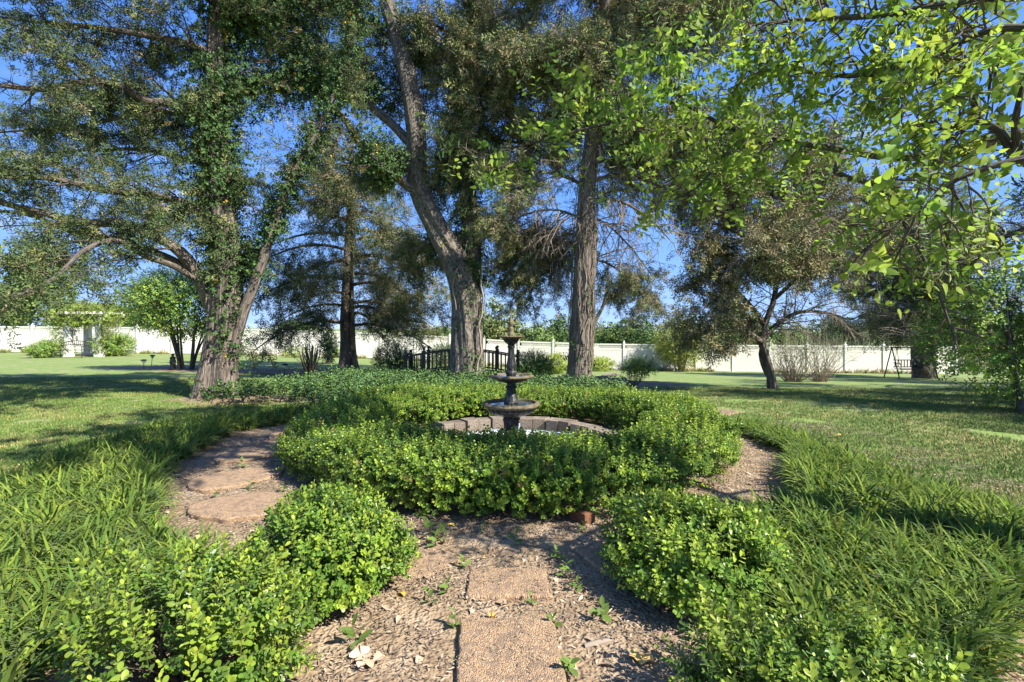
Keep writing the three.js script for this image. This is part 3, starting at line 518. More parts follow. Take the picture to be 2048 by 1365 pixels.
// --- twin-trunk cedar behind the garden swing
{
  const B = stand(1850, 757), D = -B.z; B.y -= 0.05;
  const T = new Tree('twin_trunk_tree', 'big twin-trunked cedar standing behind the garden swing', B);
  const m1 = T.wood([B, ...pts(D, [[1840, 720], [1838, 680], [1836, 620], [1828, 520], [1820, 400]])], [0.42, 0.32, 0.30, 0.26, 0.2, 0.1], { sides: 24, step: 0.2, rough: 0.13, flare: 0.3 });
  const m2 = T.wood(pts(D, [[1856, 760], [1857, 720], [1859, 680], [1868, 610], [1885, 520], [1900, 420]]), [0.36, 0.32, 0.29, 0.24, 0.18, 0.08], { sides: 20, step: 0.2, rough: 0.13 });
  const w = (l, r) => T.wood(pts(D, l), r, { sides: 9, step: 0.3 });
  const bare1 = w([[1832, 672], [1810, 675, -0.4], [1788, 688, -0.8]], [0.05, 0.04, 0.02]), bare2 = w([[1862, 668], [1890, 660, -0.3], [1925, 645, -0.6]], [0.06, 0.05, 0.02]);
  const f = { col: cedarCol(0.4, 0.25), twigs: 8, twig: [0.3, 0.6], sprays: 2, flat: 0.6, droop: 0.7, keep: 0.445, len: [0.8, 1.9], hang: 0.15, scale: [1.0, 1.7], per: 7, subR: 0.02 };
  for (let i = 0; i < 30; i++) { const m = i % 2 ? m1 : m2, t = 0.5 + 0.48 * i / 30, p = m[Math.floor(t * (m.length - 1))].p, a = i * 2.4, L = R(2.2, 4.2), l = []; for (let s = 0; s <= 3; s++) { const u = s / 3; l.push(V(p.x + Math.cos(a) * L * u, p.y + L * (0.3 * u - 0.45 * u * u), p.z + Math.sin(a) * L * u)); } T.dress(T.wood(l, [0.07, 0.055, 0.04, 0.015], { sides: 7, step: 0.4 }), f); }
  T.finish(M.hardBark, M.paleTwig, U.cedarB, M.needle, U.cedarFar);
}
// --- overhanging broadleaf boughs: the trunk stands beside the viewer, outside the frame
{
  const B = drop(5.4, -1.6, -0.05);
  const T = new Tree('hackberry_tree', 'broadleaf tree whose sunlit yellow-green boughs hang over the lawn', B);
  const main = T.wood([B, V(5.35, 1.2, -1.65), V(5.2, 2.4, -1.8), V(5.0, 3.4, -2.0), V(4.9, 4.6, -2.1), V(4.8, 6.0, -2.2)], [0.22, 0.19, 0.175, 0.15, 0.12, 0.07], { sides: 24, rough: 0.08, flare: 0.4 });
  const w = (l, r, s = 9) => T.wood(l.map(([x, y, d]) => at(x, y, x > 2250 ? d : d * 0.82)), r, { sides: s, step: 0.1, rough: 0.14 });
  const jb = (p) => [1024 + p.x / -p.z * FOCAL, HORIZON - (p.y - EYE) / -p.z * FOCAL, -p.z];
  const j1 = jb(V(5.2, 2.4, -1.85)), j2 = jb(V(5.0, 3.4, -2.0));
  const limbs = {
    A: w([j1, [2420, 330, 2.6], [2150, 350, 2.9], [2042, 318, 3.05], [1998, 262, 3.1], [1955, 243, 3.15], [1895, 255, 3.25], [1850, 262, 3.3]], [0.05, 0.038, 0.028, 0.022, 0.019, 0.017, 0.012, 0.005]),
    B: w([[1958, 240, 3.15], [1950, 195, 3.2], [1905, 130, 3.3], [1850, 108, 3.4], [1770, 140, 3.55], [1690, 152, 3.7], [1620, 145, 3.8], [1540, 130, 3.9], [1480, 150, 4.0]], [0.02, 0.02, 0.017, 0.018, 0.017, 0.015, 0.012, 0.009, 0.004]),
    C: w([j1, [2300, 260, 2.4], [2120, 300, 2.5], [2045, 318, 2.55], [1960, 340, 2.6], [1905, 365, 2.65], [1860, 410, 2.7], [1820, 430, 2.8], [1775, 445, 2.9]], [0.05, 0.03, 0.02, 0.016, 0.014, 0.011, 0.009, 0.007, 0.003]),
    D: w([j2, [2300, 200, 3.3], [2000, 280, 4.1], [1850, 312, 4.4], [1760, 312, 4.6], [1690, 300, 4.7], [1590, 285, 4.9], [1500, 268, 5.0], [1450, 252, 5.1], [1380, 215, 5.2], [1310, 200, 5.3], [1230, 190, 5.35], [1150, 200, 5.4]], [0.06, 0.045, 0.037, 0.032, 0.03, 0.028, 0.026, 0.023, 0.02, 0.015, 0.012, 0.008, 0.003]),
    E: w([[1690, 302, 4.7], [1672, 345, 4.5], [1735, 365, 4.3], [1778, 378, 4.2], [1800, 430, 4.1], [1822, 470, 4.0], [1850, 520, 3.9], [1880, 590, 3.8], [1900, 650, 3.75], [1918, 700, 3.7]], [0.022, 0.02, 0.018, 0.016, 0.014, 0.012, 0.010, 0.008, 0.006, 0.003]),
    F: w([j2, [2400, 20, 2.4], [2150, 60, 2.6], [1980, 60, 2.7], [1880, 110, 2.8], [1800, 160, 2.9]], [0.05, 0.03, 0.02, 0.014, 0.009, 0.004]),
    G: w([j2, [2500, -60, 2.6], [2150, -20, 3.0], [1950, 0, 3.2], [1760, 30, 3.4], [1600, 40, 3.6], [1500, 50, 3.7]], [0.06, 0.04, 0.03, 0.022, 0.016, 0.011, 0.004]),
    H: w([[1380, 215, 5.2], [1330, 150, 5.2], [1320, 80, 5.2], [1310, 20, 5.2]], [0.016, 0.012, 0.009, 0.004]),
    I: w([[1310, 200, 5.3], [1240, 240, 5.2], [1160, 260, 5.1], [1090, 280, 5.0], [1010, 300, 4.9], [960, 320, 4.9]], [0.014, 0.012, 0.010, 0.008, 0.005, 0.003]),
    J: w([[1500, 268, 5.0], [1440, 320, 4.8], [1400, 370, 4.7], [1350, 400, 4.6]], [0.014, 0.011, 0.008, 0.004]),
    K: w([[2042, 318, 3.05], [2030, 250, 3.0], [2040, 200, 2.95], [2060, 100, 2.9]], [0.02, 0.016, 0.012, 0.005]),
    L: w([j1, [2350, 420, 3.2], [2150, 440, 3.6], [2020, 470, 3.8], [1930, 540, 3.9], [1900, 560, 4.0]], [0.05, 0.03, 0.02, 0.014, 0.008, 0.003]),
    N: w([[1850, 312, 4.4], [1900, 370, 4.3], [1930, 420, 4.2], [1960, 480, 4.1]], [0.014, 0.011, 0.008, 0.004]),
  };
  const hc = () => tint(rnd() < 0.3 ? C.hackY : C.hack, 0.25, 0.1);
  const f = { col: hc, twigs: 7, twig: [0.12, 0.3], sprays: 2, flat: 0.7, droop: 0.6, hang: 0.3, keep: 0.36, len: [0.3, 0.7], scale: [0.65, 0.95], per: 10, subR: 0.008, start: 0.2 };
  const nf = { ...f, len: [0.18, 0.42], hang: 0.1, droop: 0.3, scale: [0.55, 0.85], twig: [0.08, 0.22] };
  T.dress(limbs.A, { ...nf, start: 0.4, per: 12 }); T.dress(limbs.B, { ...nf, start: 0.1, per: 22, len: [0.2, 0.5], keep: 0.30 }); T.dress(limbs.C, { ...nf, start: 0.5, per: 9, keep: 0.4 }); T.dress(limbs.D, { ...f, start: 0.4, per: 11, len: [0.35, 0.9] });
  T.dress(limbs.E, { ...f, start: 0.15, per: 5, len: [0.2, 0.4], keep: 0.44 }); T.dress(limbs.F, { ...nf, start: 0.45, per: 13 }); T.dress(limbs.G, { ...nf, start: 0.42, per: 22, len: [0.25, 0.6], keep: 0.33 }); T.dress(limbs.H, { ...f, start: 0, per: 9, len: [0.25, 0.6] });
  T.dress(limbs.I, { ...f, start: 0.1, per: 7, len: [0.25, 0.65] }); T.dress(limbs.J, { ...f, start: 0, per: 11, len: [0.25, 0.7] }); T.dress(limbs.K, { ...nf, per: 6, keep: 0.4 }); T.dress(limbs.L, { ...nf, start: 0.5, per: 8, keep: 0.42 }); T.dress(limbs.N, { ...nf, per: 9, keep: 0.4 });
  // the rest of its crown, around the trunk beside the viewer
  for (let i = 0; i < 3; i++) { const a = i * 1.1 - 0.4, y = 2.3 + i * 0.2, L = R(1.0, 1.5), p = V(4.75, y, -1.05), l = []; for (let s = 0; s <= 3; s++) { const u = s / 3; l.push(V(p.x + Math.cos(a) * L * u * 0.8 + 0.2, y + L * 0.15 * u, p.z + 0.5 * u + Math.max(0, 0.5 + Math.sin(a)) * L * u)); } T.dress(T.wood(l, [0.05, 0.04, 0.025, 0.008], { sides: 7 }), { ...f, start: 0.2, per: 9, len: [0.4, 0.8], scale: [0.9, 1.3] }); }
  // high boughs reaching over the garden above the frame: their broken shade falls on the lawn toward the arbor
  for (const l of [[[4.85, 5.0, -2.1], [3.2, 5.7, -2.4], [1.4, 6.0, -2.9], [-0.6, 6.1, -3.4]], [[4.8, 5.4, -2.1], [3.4, 6.1, -3.4], [1.8, 6.4, -4.6], [0.2, 6.5, -5.4]], [[4.8, 5.6, -2.1], [3.0, 6.4, -1.9], [1.0, 6.6, -1.8], [-1.2, 6.5, -2.0]], [[4.8, 5.8, -2.2], [3.6, 6.8, -2.8], [2.0, 7.2, -3.6], [0.4, 7.3, -4.4]]])
    T.dress(T.wood(l.map((p) => V(...p)), [0.08, 0.06, 0.04, 0.015], { sides: 8 }), { ...f, start: 0.35, per: 8, len: [0.5, 1.1], scale: [1.1, 1.7], keep: 0.38 });
  T.finish(M.hardBark, M.twig, U.hack, M.sunLeaf, U.hackB);
}
// ------------------------------------------------------------------ broadleaf trees and shrubs made of stems and leafy clumps
function bushy(name, label, cat, B, { stems = 1, h = 3, r = 1.2, lo = 0.35, sr = 0.08, n = 600, col, geo = U.shrub, mat = M.matte, scale = [0.8, 1.3], lean = [0, 0], bark = M.hardBark, group, splay = 0.5, keep = 0.34, ns = 1.2, fl = 1, curve = 0 }) {
  const o = thing(name, label, cat, B, 0, group), g = new Geo(), s = new Scatter(), ends = [];
  for (let i = 0; i < stems; i++) {
    const a = i * 2.4 + R(0, 0.6), q = stems > 1 ? splay * Math.sqrt((i + 0.5) / stems) : 0, P = [], Q = [], hh = h * R(0.72, 0.92);
    for (let k = 0; k <= 5; k++) { const t = k / 5, bow = t * t * 0.6 + t * 0.4; P.push(V(Math.cos(a) * (0.12 * r * (stems > 1) + q * r * bow) + lean[0] * t * h + Math.sin(t * 6 + i) * 0.04 * h * 0.3 + curve * Math.sin(t * 3.1), t * hh - 0.03, Math.sin(a) * (0.12 * r * (stems > 1) + q * r * bow) + lean[1] * t * h)); Q.push(sr * (1 - 0.8 * t) * (stems > 1 ? R(0.7, 1.1) : 1)); }
    const [PP, QQ] = resample(P, Q, 0.2); tube(g, PP, QQ, stems > 1 ? 7 : 14, { vs: 1, us: 1, flute: (aa, l) => 1 + 0.15 * (noiseA(aa * 2 + i, l * 2) - 0.5) });
    for (let j = 0; j < (stems > 1 ? 3 : 14); j++) { const t = R(0.4, 0.95), p = PP[Math.floor(t * (PP.length - 1))], d = V(R(-1, 1), R(0.1, 0.9), R(-1, 1)).normalize(), L = r * R(0.35, 0.75), e = p.clone().addScaledVector(d, L), m = p.clone().lerp(e, 0.5).add(V(0, L * 0.1, 0)); tube(g, [p, m, e], [sr * 0.3, sr * 0.2, sr * 0.06], 5); ends.push(e); }
  }
  const cy = h * (lo + 1) / 2, ry = h * (1 - lo) / 2;
  for (let i = 0, c = 0; c < n && i < n * 6; i++) {
    const d = randDir(), k = Math.pow(rnd(), 0.42) * (0.72 + 0.5 * n3(d.clone().multiplyScalar(1.7).addScalar(h + B.x), 1)), p = V(d.x * r * k + lean[0] * cy, cy + d.y * ry * k, d.z * r * fl * k + lean[1] * cy);
    if (n3(p.clone().add(B), ns / Math.max(0.5, r * 0.6)) < keep) continue; c++;
    s.add(p, d.clone().multiplyScalar(0.7).add(V(R(-0.7, 0.7), R(-0.2, 0.8), R(-0.7, 0.7))).normalize(), R(scale[0], scale[1]), col());
  }
  mesh(stems > 1 ? 'stems' : 'trunk', g.build(), bark, o); s.build('crown', geo, mat, o);
  return o;
}
const gcol = (c, d = 0.3, c2, k = 0.3) => () => tint(c2 && rnd() < k ? c2 : c, d, 0.1);
const GREEN = [0.10, 0.19, 0.03], LIME = [0.22, 0.31, 0.038], OLIVE = [0.16, 0.20, 0.05], DEEP = [0.04, 0.085, 0.022], YEL = [0.30, 0.33, 0.04];
bushy('leafy_shrub_tree', 'tall many-stemmed leafy shrub beside the little dark statue', 'shrub', stand(372, 740), { stems: 12, h: 3.9, r: 2.0, lo: 0.30, sr: 0.05, n: 2600, col: gcol(GREEN, 0.3, LIME, 0.35), splay: 0.75, scale: [0.9, 1.5], keep: 0.40 });
bushy('bush', 'dark round leafy bush beside the wooden garden bridge end post', 'bush', stand(786, 757), { stems: 7, h: 1.12, r: 0.62, lo: 0.05, sr: 0.02, n: 1300, col: gcol(DEEP, 0.3, GREEN, 0.3), scale: [0.5, 0.8], keep: 0.34 });
bushy('bush', 'dark bush rising behind the bridge railing near the stout trunk', 'bush', stand(886, 745), { stems: 6, h: 1.25, r: 0.7, lo: 0.1, sr: 0.02, n: 1200, col: gcol(DEEP, 0.3), scale: [0.5, 0.8], keep: 0.34 });
bushy('bush', 'dense dark green bush between the fountain stem and the shaggy cedar', 'bush', stand(1066, 772), { stems: 7, h: 0.98, r: 0.62, lo: 0.02, sr: 0.02, n: 1700, col: gcol([0.055, 0.12, 0.025], 0.3, GREEN, 0.35), scale: [0.5, 0.75], keep: 0.3 });
bushy('ivy_stump', 'ivy-covered stump standing on the lawn near the white fence', 'stump', stand(658, 728), { stems: 1, h: 1.75, r: 0.42, lo: 0.05, sr: 0.17, n: 420, col: gcol(DEEP, 0.3, GREEN, 0.2), geo: U.ivy, mat: M.gloss, scale: [1, 1.7], keep: 0.3 });
bushy('yellow_shrub', 'low yellow-green mound shrub behind the bush at the pond edge', 'shrub', stand(1112, 748), { stems: 6, h: 0.95, r: 0.75, lo: 0.02, sr: 0.015, n: 1100, col: gcol(LIME, 0.25, YEL, 0.4), scale: [0.6, 1.0] });
bushy('yellow_shrub', 'low yellow-green mound shrub against the fence beyond the shaggy cedar', 'shrub', stand(1198, 743), { stems: 5, h: 0.75, r: 1.0, lo: 0.02, sr: 0.015, n: 900, col: gcol(LIME, 0.25, YEL, 0.4), scale: [0.8, 1.3] });
bushy('fence_shrub', 'tall loose yellow-green shrub growing against the lattice fence', 'shrub', stand(1360, 744), { stems: 12, h: 3.5, r: 1.75, lo: 0.12, sr: 0.04, n: 2800, col: gcol([0.20, 0.24, 0.05], 0.25, YEL, 0.45), scale: [1.0, 1.7], splay: 0.8, keep: 0.36, bark: M.paleTwig });
bushy('pond_shrub', 'small bright green shrub behind the bare twiggy bush at the pond', 'shrub', stand(1278, 763), { stems: 6, h: 0.85, r: 0.62, lo: 0.2, sr: 0.015, n: 620, col: gcol(GREEN, 0.25, LIME, 0.5), scale: [0.6, 0.95] });
bushy('arbor_shrub', 'rounded lime-green shrub outside the arbor post', 'shrub', stand(226, 713), { stems: 6, h: 1.25, r: 1.05, lo: 0.03, sr: 0.02, n: 1100, col: gcol(GREEN, 0.25, LIME, 0.5), scale: [1, 1.5] });
bushy('arbor_shrub', 'small rounded lime shrub at the end of the metal bench', 'shrub', stand(86, 716), { stems: 6, h: 0.85, r: 0.7, lo: 0.03, sr: 0.02, n: 800, col: gcol(GREEN, 0.25, LIME, 0.5), scale: [0.8, 1.2] });
bushy('maple_shrub', 'leaning leafy shrub tree at the lawn edge with layered green sprays', 'shrub', (() => { const p = stand(2046, 826); p.y -= 0.03; return p; })(), { stems: 4, h: 2.6, r: 1.35, lo: 0.12, sr: 0.06, n: 1900, col: gcol(GREEN, 0.25, LIME, 0.45), lean: [-0.06, 0.02], splay: 0.5, scale: [0.75, 1.15], keep: 0.36, fl: 1 });
bushy('lily_clump', 'strap-leaved yellow-green clump at the foot of the fence beside the ivy stump', 'plant', stand(590, 716), { stems: 4, h: 0.7, r: 0.8, lo: 0, sr: 0.01, n: 180, col: gcol(LIME, 0.25), scale: [0.8, 1.3] });
bushy('lily_clump', 'strap-leaved yellow-green clump behind the reddish cedar trunk', 'plant', stand(673, 716), { stems: 4, h: 0.7, r: 0.6, lo: 0, sr: 0.01, n: 150, col: gcol(LIME, 0.25), scale: [0.8, 1.3] });
// bare twiggy bushes
function twiggy(name, label, B, { n = 60, h = 1, r = 0.6, mat = M.paleTwig, r0 = 0.008, leaves = 0, col, lop = false }) {
  const o = thing(name, label, 'shrub', B), g = new Geo(), s = new Scatter();
  for (let i = 0; i < n; i++) {
    const a = R(0, 6.28), q = Math.sqrt(rnd()), P = [], Q = [], hh = h * R(0.6, 1); let p = V(Math.cos(a) * 0.15 * r * q, 0, Math.sin(a) * 0.15 * r * q), d = V(Math.cos(a) * q * r / h, 1, Math.sin(a) * q * r / h).normalize();
    for (let k = 0; k <= 6; k++) { P.push(p); Q.push(r0 * (lop ? 1 - 0.35 * k / 6 : 1 - 0.85 * k / 6)); d.add(V(R(-0.18, 0.18), R(-0.05, 0.1), R(-0.18, 0.18)).multiplyScalar(lop ? 0.5 : h > 1.5 ? 2.4 : 1.5)).normalize(); p = p.clone().addScaledVector(d, hh / 6);
      if (!lop && k > 2 && rnd() < 0.8) { const e = p.clone().add(V(R(-1, 1), R(0, 1), R(-1, 1)).multiplyScalar(h * 0.13)); tube(g, [p, e], [r0 * 0.4, r0 * 0.15], 3); }
      if (k > 2 && rnd() < leaves) s.add(p, d.clone().addScaledVector(randDir(), 0.8).normalize(), R(0.6, 1.1), col()); }
    tube(g, P, Q, 6, { cap: true });
  }
  mesh('stems', g.build(), mat, o); if (s.m.length) s.build('crown', U.shrub, M.matte, o); return o;
}
twiggy('pruned_shrub', 'hard-pruned shrub of thick upright bare stems at the edge of the ground cover', stand(619, 758), { n: 26, h: 1.15, r: 0.42, r0: 0.022, lop: true, mat: M.hardBark });
{ const b = stand(624, 757); twiggy('pruned_shrub', 'thin leafy shoots growing through the hard-pruned bare stems', V(b.x, b.y, b.z - 0.05), { n: 30, h: 1.75, r: 0.75, r0: 0.008, leaves: 0.35, col: gcol(DEEP, 0.3) }); }
twiggy('twig_bush', 'low leafless twiggy bush beside the pond stones', stand(1262, 778), { n: 70, h: 0.55, r: 0.45, mat: M.twig, r0: 0.006 });
twiggy('twig_bush', 'tangled pale leafless bush behind the crooked trunk', stand(1585, 764), { n: 100, h: 1.9, r: 1.7, r0: 0.011, leaves: 0.5, col: gcol(OLIVE, 0.3) });
twiggy('twig_bush', 'tall pale leafless bush against the fence near the garden swing', stand(1640, 764), { n: 80, h: 2.3, r: 1.6, r0: 0.010, leaves: 0.2, col: gcol(OLIVE, 0.3) });
// trees beyond the fence
{
  const list = [[60, 470, 40, 3.2, 1], [-60, 560, 44, 4, 0], [160, 600, 60, 3.5, 2], [300, 560, 46, 3, 1], [590, 640, 70, 4, 0], [985, 600, 44, 2.6, 2], [1060, 650, 60, 3.0, 1], [1118, 628, 75, 3.6, 0], [1215, 642, 80, 3.4, 1], [1272, 630, 78, 4.0, 0], [1420, 650, 80, 3.5, 2], [1500, 624, 85, 4.2, 0], [1590, 645, 82, 3.6, 1], [1670, 630, 80, 4, 0], [1760, 618, 76, 4.6, 2], [1900, 640, 70, 6, 1], [2010, 620, 66, 6, 0], [2120, 610, 60, 6, 2], [880, 655, 74, 5, 0], [420, 640, 66, 4, 2]];
  const cols = [gcol([0.075, 0.135, 0.03], 0.3), gcol([0.13, 0.20, 0.04], 0.3), gcol([0.17, 0.21, 0.06], 0.3)], words = ['dark green', 'mid green', 'pale green'];
  const where = ['beyond the far side of the arbor', 'past the arbor vines', 'behind the arbor and fence', 'behind the many-stemmed shrub', 'over the fence behind the ivy stump', 'behind the fence beside the stout trunk', 'behind the fountain finial', 'over the fence behind the shaggy cedar', 'over the fence between the cedar and fence shrub', 'just past the fence behind the pond', 'behind the tall fence shrub', 'behind the crooked tree', 'behind the pale leafless bush', 'over the fence before the swing', 'behind the garden swing', 'behind the twin trunks', 'past the fence corner', 'beyond the iron railing', 'behind the wooden bridge', 'behind the fluted trunk'];
  list.forEach(([px, top, d, r, k], i) => {
    const b = drop((px - 1024) / FOCAL * d, -d, -0.1), h = EYE - (top - HORIZON) / FOCAL * d - b.y;
    bushy('far_tree', `${words[k]} broadleaf tree ${where[i]}`, 'tree', b, { stems: 1, h, r: Math.min(r, h * 0.8), lo: 0.12, sr: 0.16, n: Math.round(90 + r * r * 16), col: cols[k], geo: U.bigClump, mat: M.matte, scale: [0.55, 1.0], keep: 0.3, group: 'trees beyond the fence' });
  });
  const s = new Scatter(), c = gcol([0.15, 0.20, 0.06], 0.35, [0.24, 0.22, 0.10], 0.35);
  for (let i = 0; i < 3000; i++) { const d = R(40, 84), px = R(880, 2400), x = (px - 1024) / FOCAL * d; s.add(drop(x, -d, R(0, 1.3) * noiseA(x * 0.2, d * 0.2) * 1.4), V(R(-0.4, 0.4), 1, R(-0.4, 0.4)), R(0.35, 0.8), c()); }
  const o = s.build('undergrowth', U.bigClump, M.matte, scene); tag(o, 'mass of pale green undergrowth filling the field beyond the fence', 'undergrowth', null, 'stuff');
  const g = new Geo(); for (let i = 0; i < 260; i++) { const d = R(37, 46), px = R(1570, 1790), x = (px - 1024) / FOCAL * d, b = drop(x, -d), h = R(2.0, 3.6); tube(g, [b, b.clone().add(V(R(-0.1, 0.1), h * 0.5, 0)), b.clone().add(V(R(-0.3, 0.3), h, R(-0.2, 0.2)))], [0.025, 0.02, 0.005], 4); }
  const rd = mesh('reeds', g.build(), new THREE.MeshStandardMaterial({ color: new THREE.Color().setRGB(0.42, 0.42, 0.2), roughness: 1 }), scene); tag(rd, 'pale thin upright stalks crowded behind the fence', 'reeds', null, 'stuff');
}
// shade trees on the sunny side, outside the frame: their shadows lie on the lawn
const shade = [[13.5, -8.0, 9, 3.4], [17.5, -12.5, 10, 3.8], [20, -6.5, 10, 3.8], [22.5, -17, 10, 4], [15.0, -3.2, 8.5, 2.6]];
shade.forEach(([x, z, h, r], i) => cedar('shade_cedar_tree', ['cedar at the sunny lawn edge casting long shade', 'broad cedar farther along the sunny lawn edge', 'outer cedar beyond the sunny lawn edge', 'cedar past the iron railing', 'slim cedar beside the open lawn'][i], drop(x, z, -0.05), h, 0.25, { lo: 0.2, spread: r, nb: 20, per: 4, keep: 0.43, scale: [1.5, 2.4], twigs: 6, sprays: 2, geo: U.cedarFar }));
// ------------------------------------------------------------------ boxwood
U.box = leafTwig(31, { n: 7, len: 0.12, L: 0.030, w: 0.0085, w2: 1.15, opp: true, droop: 0.1, spread: 0.95, stem: 0.0015 });
U.box2 = leafTwig(32, { n: 6, len: 0.10, L: 0.030, w: 0.008, w2: 1.15, opp: true, droop: 0.1, spread: 1.0, stem: 0.0015 });
U.boxMid = leafTwig(34, { n: 7, len: 0.11, L: 0.0255, w: 0.0076, prof: OBOVATE, opp: true, droop: 0.1, spread: 0.95, stem: 0.0015 });
U.boxNear = leafTwig(33, { n: 8, len: 0.145, L: 0.029, w: 0.0086, prof: OBOVATE, opp: true, droop: 0.15, spread: 0.9, stem: 0.002 });
const BOX = [0.12, 0.215, 0.022], BOXL = [0.235, 0.33, 0.032], BOXD = [0.065, 0.13, 0.017];
const boxCol = () => { const q = rnd(); if (rnd() < 0.015) return tint([0.34, 0.23, 0.10], 0.25); return tint(q < 0.4 ? BOXL : q < 0.5 ? BOXD : BOX, 0.22, 0.08); };
{
  const o = thing('boxwood_hedge', 'clipped ring of boxwood hedge encircling the fountain pool', 'hedge', V(CX, 0, CZ)), s = new Scatter(), s2 = new Scatter(), g = new Geo();
  const put = (th, ph, depth) => {
    const lump = 0.76 + 0.52 * fbm(th * 2.6 + 3, ph * 0.9 + 5) + 0.14 * (noiseC(th * 9, ph * 4) - 0.5), rw = 0.45 * lump, hh = (0.285 + 0.035 * Math.cos(th * 3 + 1)) * (0.4 + 0.6 * lump);
    const c = Math.cos(ph), n = Math.sin(ph), e = 0.62, sx = Math.sign(c) * Math.pow(Math.abs(c), e), sy = Math.sign(n) * Math.pow(Math.abs(n), e);
    const rr = 2.06 + sx * (rw - depth), y = 0.10 + Math.max(0, sy) * (hh - depth), bulge = 1 - 0.22 * smooth(0.22 - y, 0, 0.2);
    const R2 = 2.06 + (rr - 2.06) * bulge; return [V(Math.cos(th) * R2, y, Math.sin(th) * R2), V(Math.cos(th) * c, n * 0.8 + 0.35, Math.sin(th) * c).normalize()];
  };
  for (let i = 0; i < 30000; i++) {
    const th = R(0, 6.283), lay = rnd(), depth = lay < 0.55 ? R(-0.02, 0.04) : lay < 0.85 ? R(0.04, 0.12) : R(0.12, 0.26), q = rnd();
    const ph = q < 0.42 ? R(1.0, 2.14) : q < 0.72 ? R(-0.02, 1.0) : R(2.14, 3.16);
    let [p, d] = put(th, ph, depth); if (ph < 0.25 || ph > 2.9) p.y = R(0.06, 0.24);
    if (n3(p.clone().multiplyScalar(1).addScalar(20), 2.6) < 0.365 && depth < 0.06) continue;
    p.y += ground(p.x, p.z + CZ);
    d.addScaledVector(randDir(), 0.5).normalize(); if (d.y < -0.1) d.y = 0.1;
    (rnd() < 0.6 ? s : s2).add(p, d, R(0.75, 1.25), boxCol());
  }
  for (let i = 0; i < 420; i++) { const th = R(0, 6.283), [p] = put(th, R(0.7, 2.4), -0.01); p.y += ground(p.x, p.z + CZ); s.add(p, V(R(-0.35, 0.35), 1, R(-0.35, 0.35)).normalize(), R(1.0, 1.5), tint(BOXL, 0.2)); }
  for (let i = 0; i < 900; i++) { const th = R(0, 6.283), b = V(Math.cos(th) * 2.06 + R(-0.12, 0.12), 0, Math.sin(th) * 2.06 + R(-0.12, 0.12)), e = put(th + R(-0.12, 0.12), R(0.2, 2.9), 0.06)[0]; tube(g, [b, b.clone().lerp(e, 0.5).add(V(R(-0.05, 0.05), 0.05, R(-0.05, 0.05))), e], [0.006, 0.004, 0.002], 4); }
  mesh('stems', g.build(), M.twig, o); s.build('leaves', U.box, M.gloss, o); s2.build('leaves', U.box2, M.gloss, o);
}
function boxwood(label, x, z, r, rz, h, n, turn = 0, geo = U.boxMid, sc = [0.9, 1.35], loose = 0.12, light = 0.3) {
  const o = thing('boxwood_bush', label, 'bush', V(x, dirtH(x, z), z)), s = new Scatter(), g = new Geo();
  const put = (d, k) => { const l = 0.6 + 0.8 * n3(d.clone().multiplyScalar(1.4).add(V(x * 3, 0, z * 3)), 1.6); return V(d.x * r * l * k, 0.06 + (d.y > 0 ? 0.12 * h + d.y * h * 0.88 * l * k : 0.12 * h * (1 + d.y)), d.z * rz * l * k); };
  for (let i = 0; i < n; i++) {
    const d = randDir(); if (d.y < -0.55) d.y *= -1; const lay = rnd(), k = lay < 0.6 ? R(0.92, 1.03) : R(0.55, 0.92), p = put(d, k);
    if (n3(p.clone().add(V(x, 3, z)), 4) < 0.41 && k > 0.85) continue;
    const q = rnd(), out = V(d.x, Math.max(0.15, d.y) + 0.45, d.z).normalize().addScaledVector(randDir(), 0.45).normalize();
    s.add(p, out, R(sc[0], sc[1]), tint(q < light ? BOXL : q < light + 0.12 ? BOXD : BOX, 0.22, 0.08));
  }
  for (let i = 0; i < n * loose * 0.25; i++) { const d = V(R(-0.9, 0.9), R(0.2, 1), R(-0.9, 0.9)).normalize(), p = put(d, 1.0); s.add(p, V(d.x * 0.4 + R(-0.2, 0.2), 1, d.z * 0.4 + R(-0.2, 0.2)).normalize(), R(1.0, 1.45), tint(BOXL, 0.2)); }
  for (let i = 0; i < 90; i++) { const d = randDir(); d.y = Math.abs(d.y); const e = put(d, 0.93), b = V(R(-0.07, 0.07), -0.02, R(-0.07, 0.07)); tube(g, [b, b.clone().lerp(e, 0.5).add(V(R(-0.03, 0.03), 0.04, R(-0.03, 0.03))), e], [0.007, 0.004, 0.0018], 4); }
  mesh('stems', g.build(), M.twig, o); s.build('leaves', geo, M.gloss, o); return o;
}
boxwood('boxwood bush with glossy small leaves at the path entrance, next to the round-edged slab', -1.03, -2.78, 0.39, 0.40, 0.33, 1900);
boxwood('loose bright boxwood bush with long pale shoots, next to the strap-leaved border', -1.30, -1.98, 0.39, 0.33, 0.36, 800, 0, U.boxNear, [0.85, 1.15], 0.25, 0.4);
boxwood('boxwood bush at the path entrance shading the earth beside the slabs', 1.00, -2.80, 0.38, 0.39, 0.32, 1750);
boxwood('low spreading boxwood bush with big glossy leaves in the dark strap-leaved border', 1.14, -1.80, 0.43, 0.27, 0.20, 700, 0, U.boxNear, [0.85, 1.15], 0.25, 0.15);

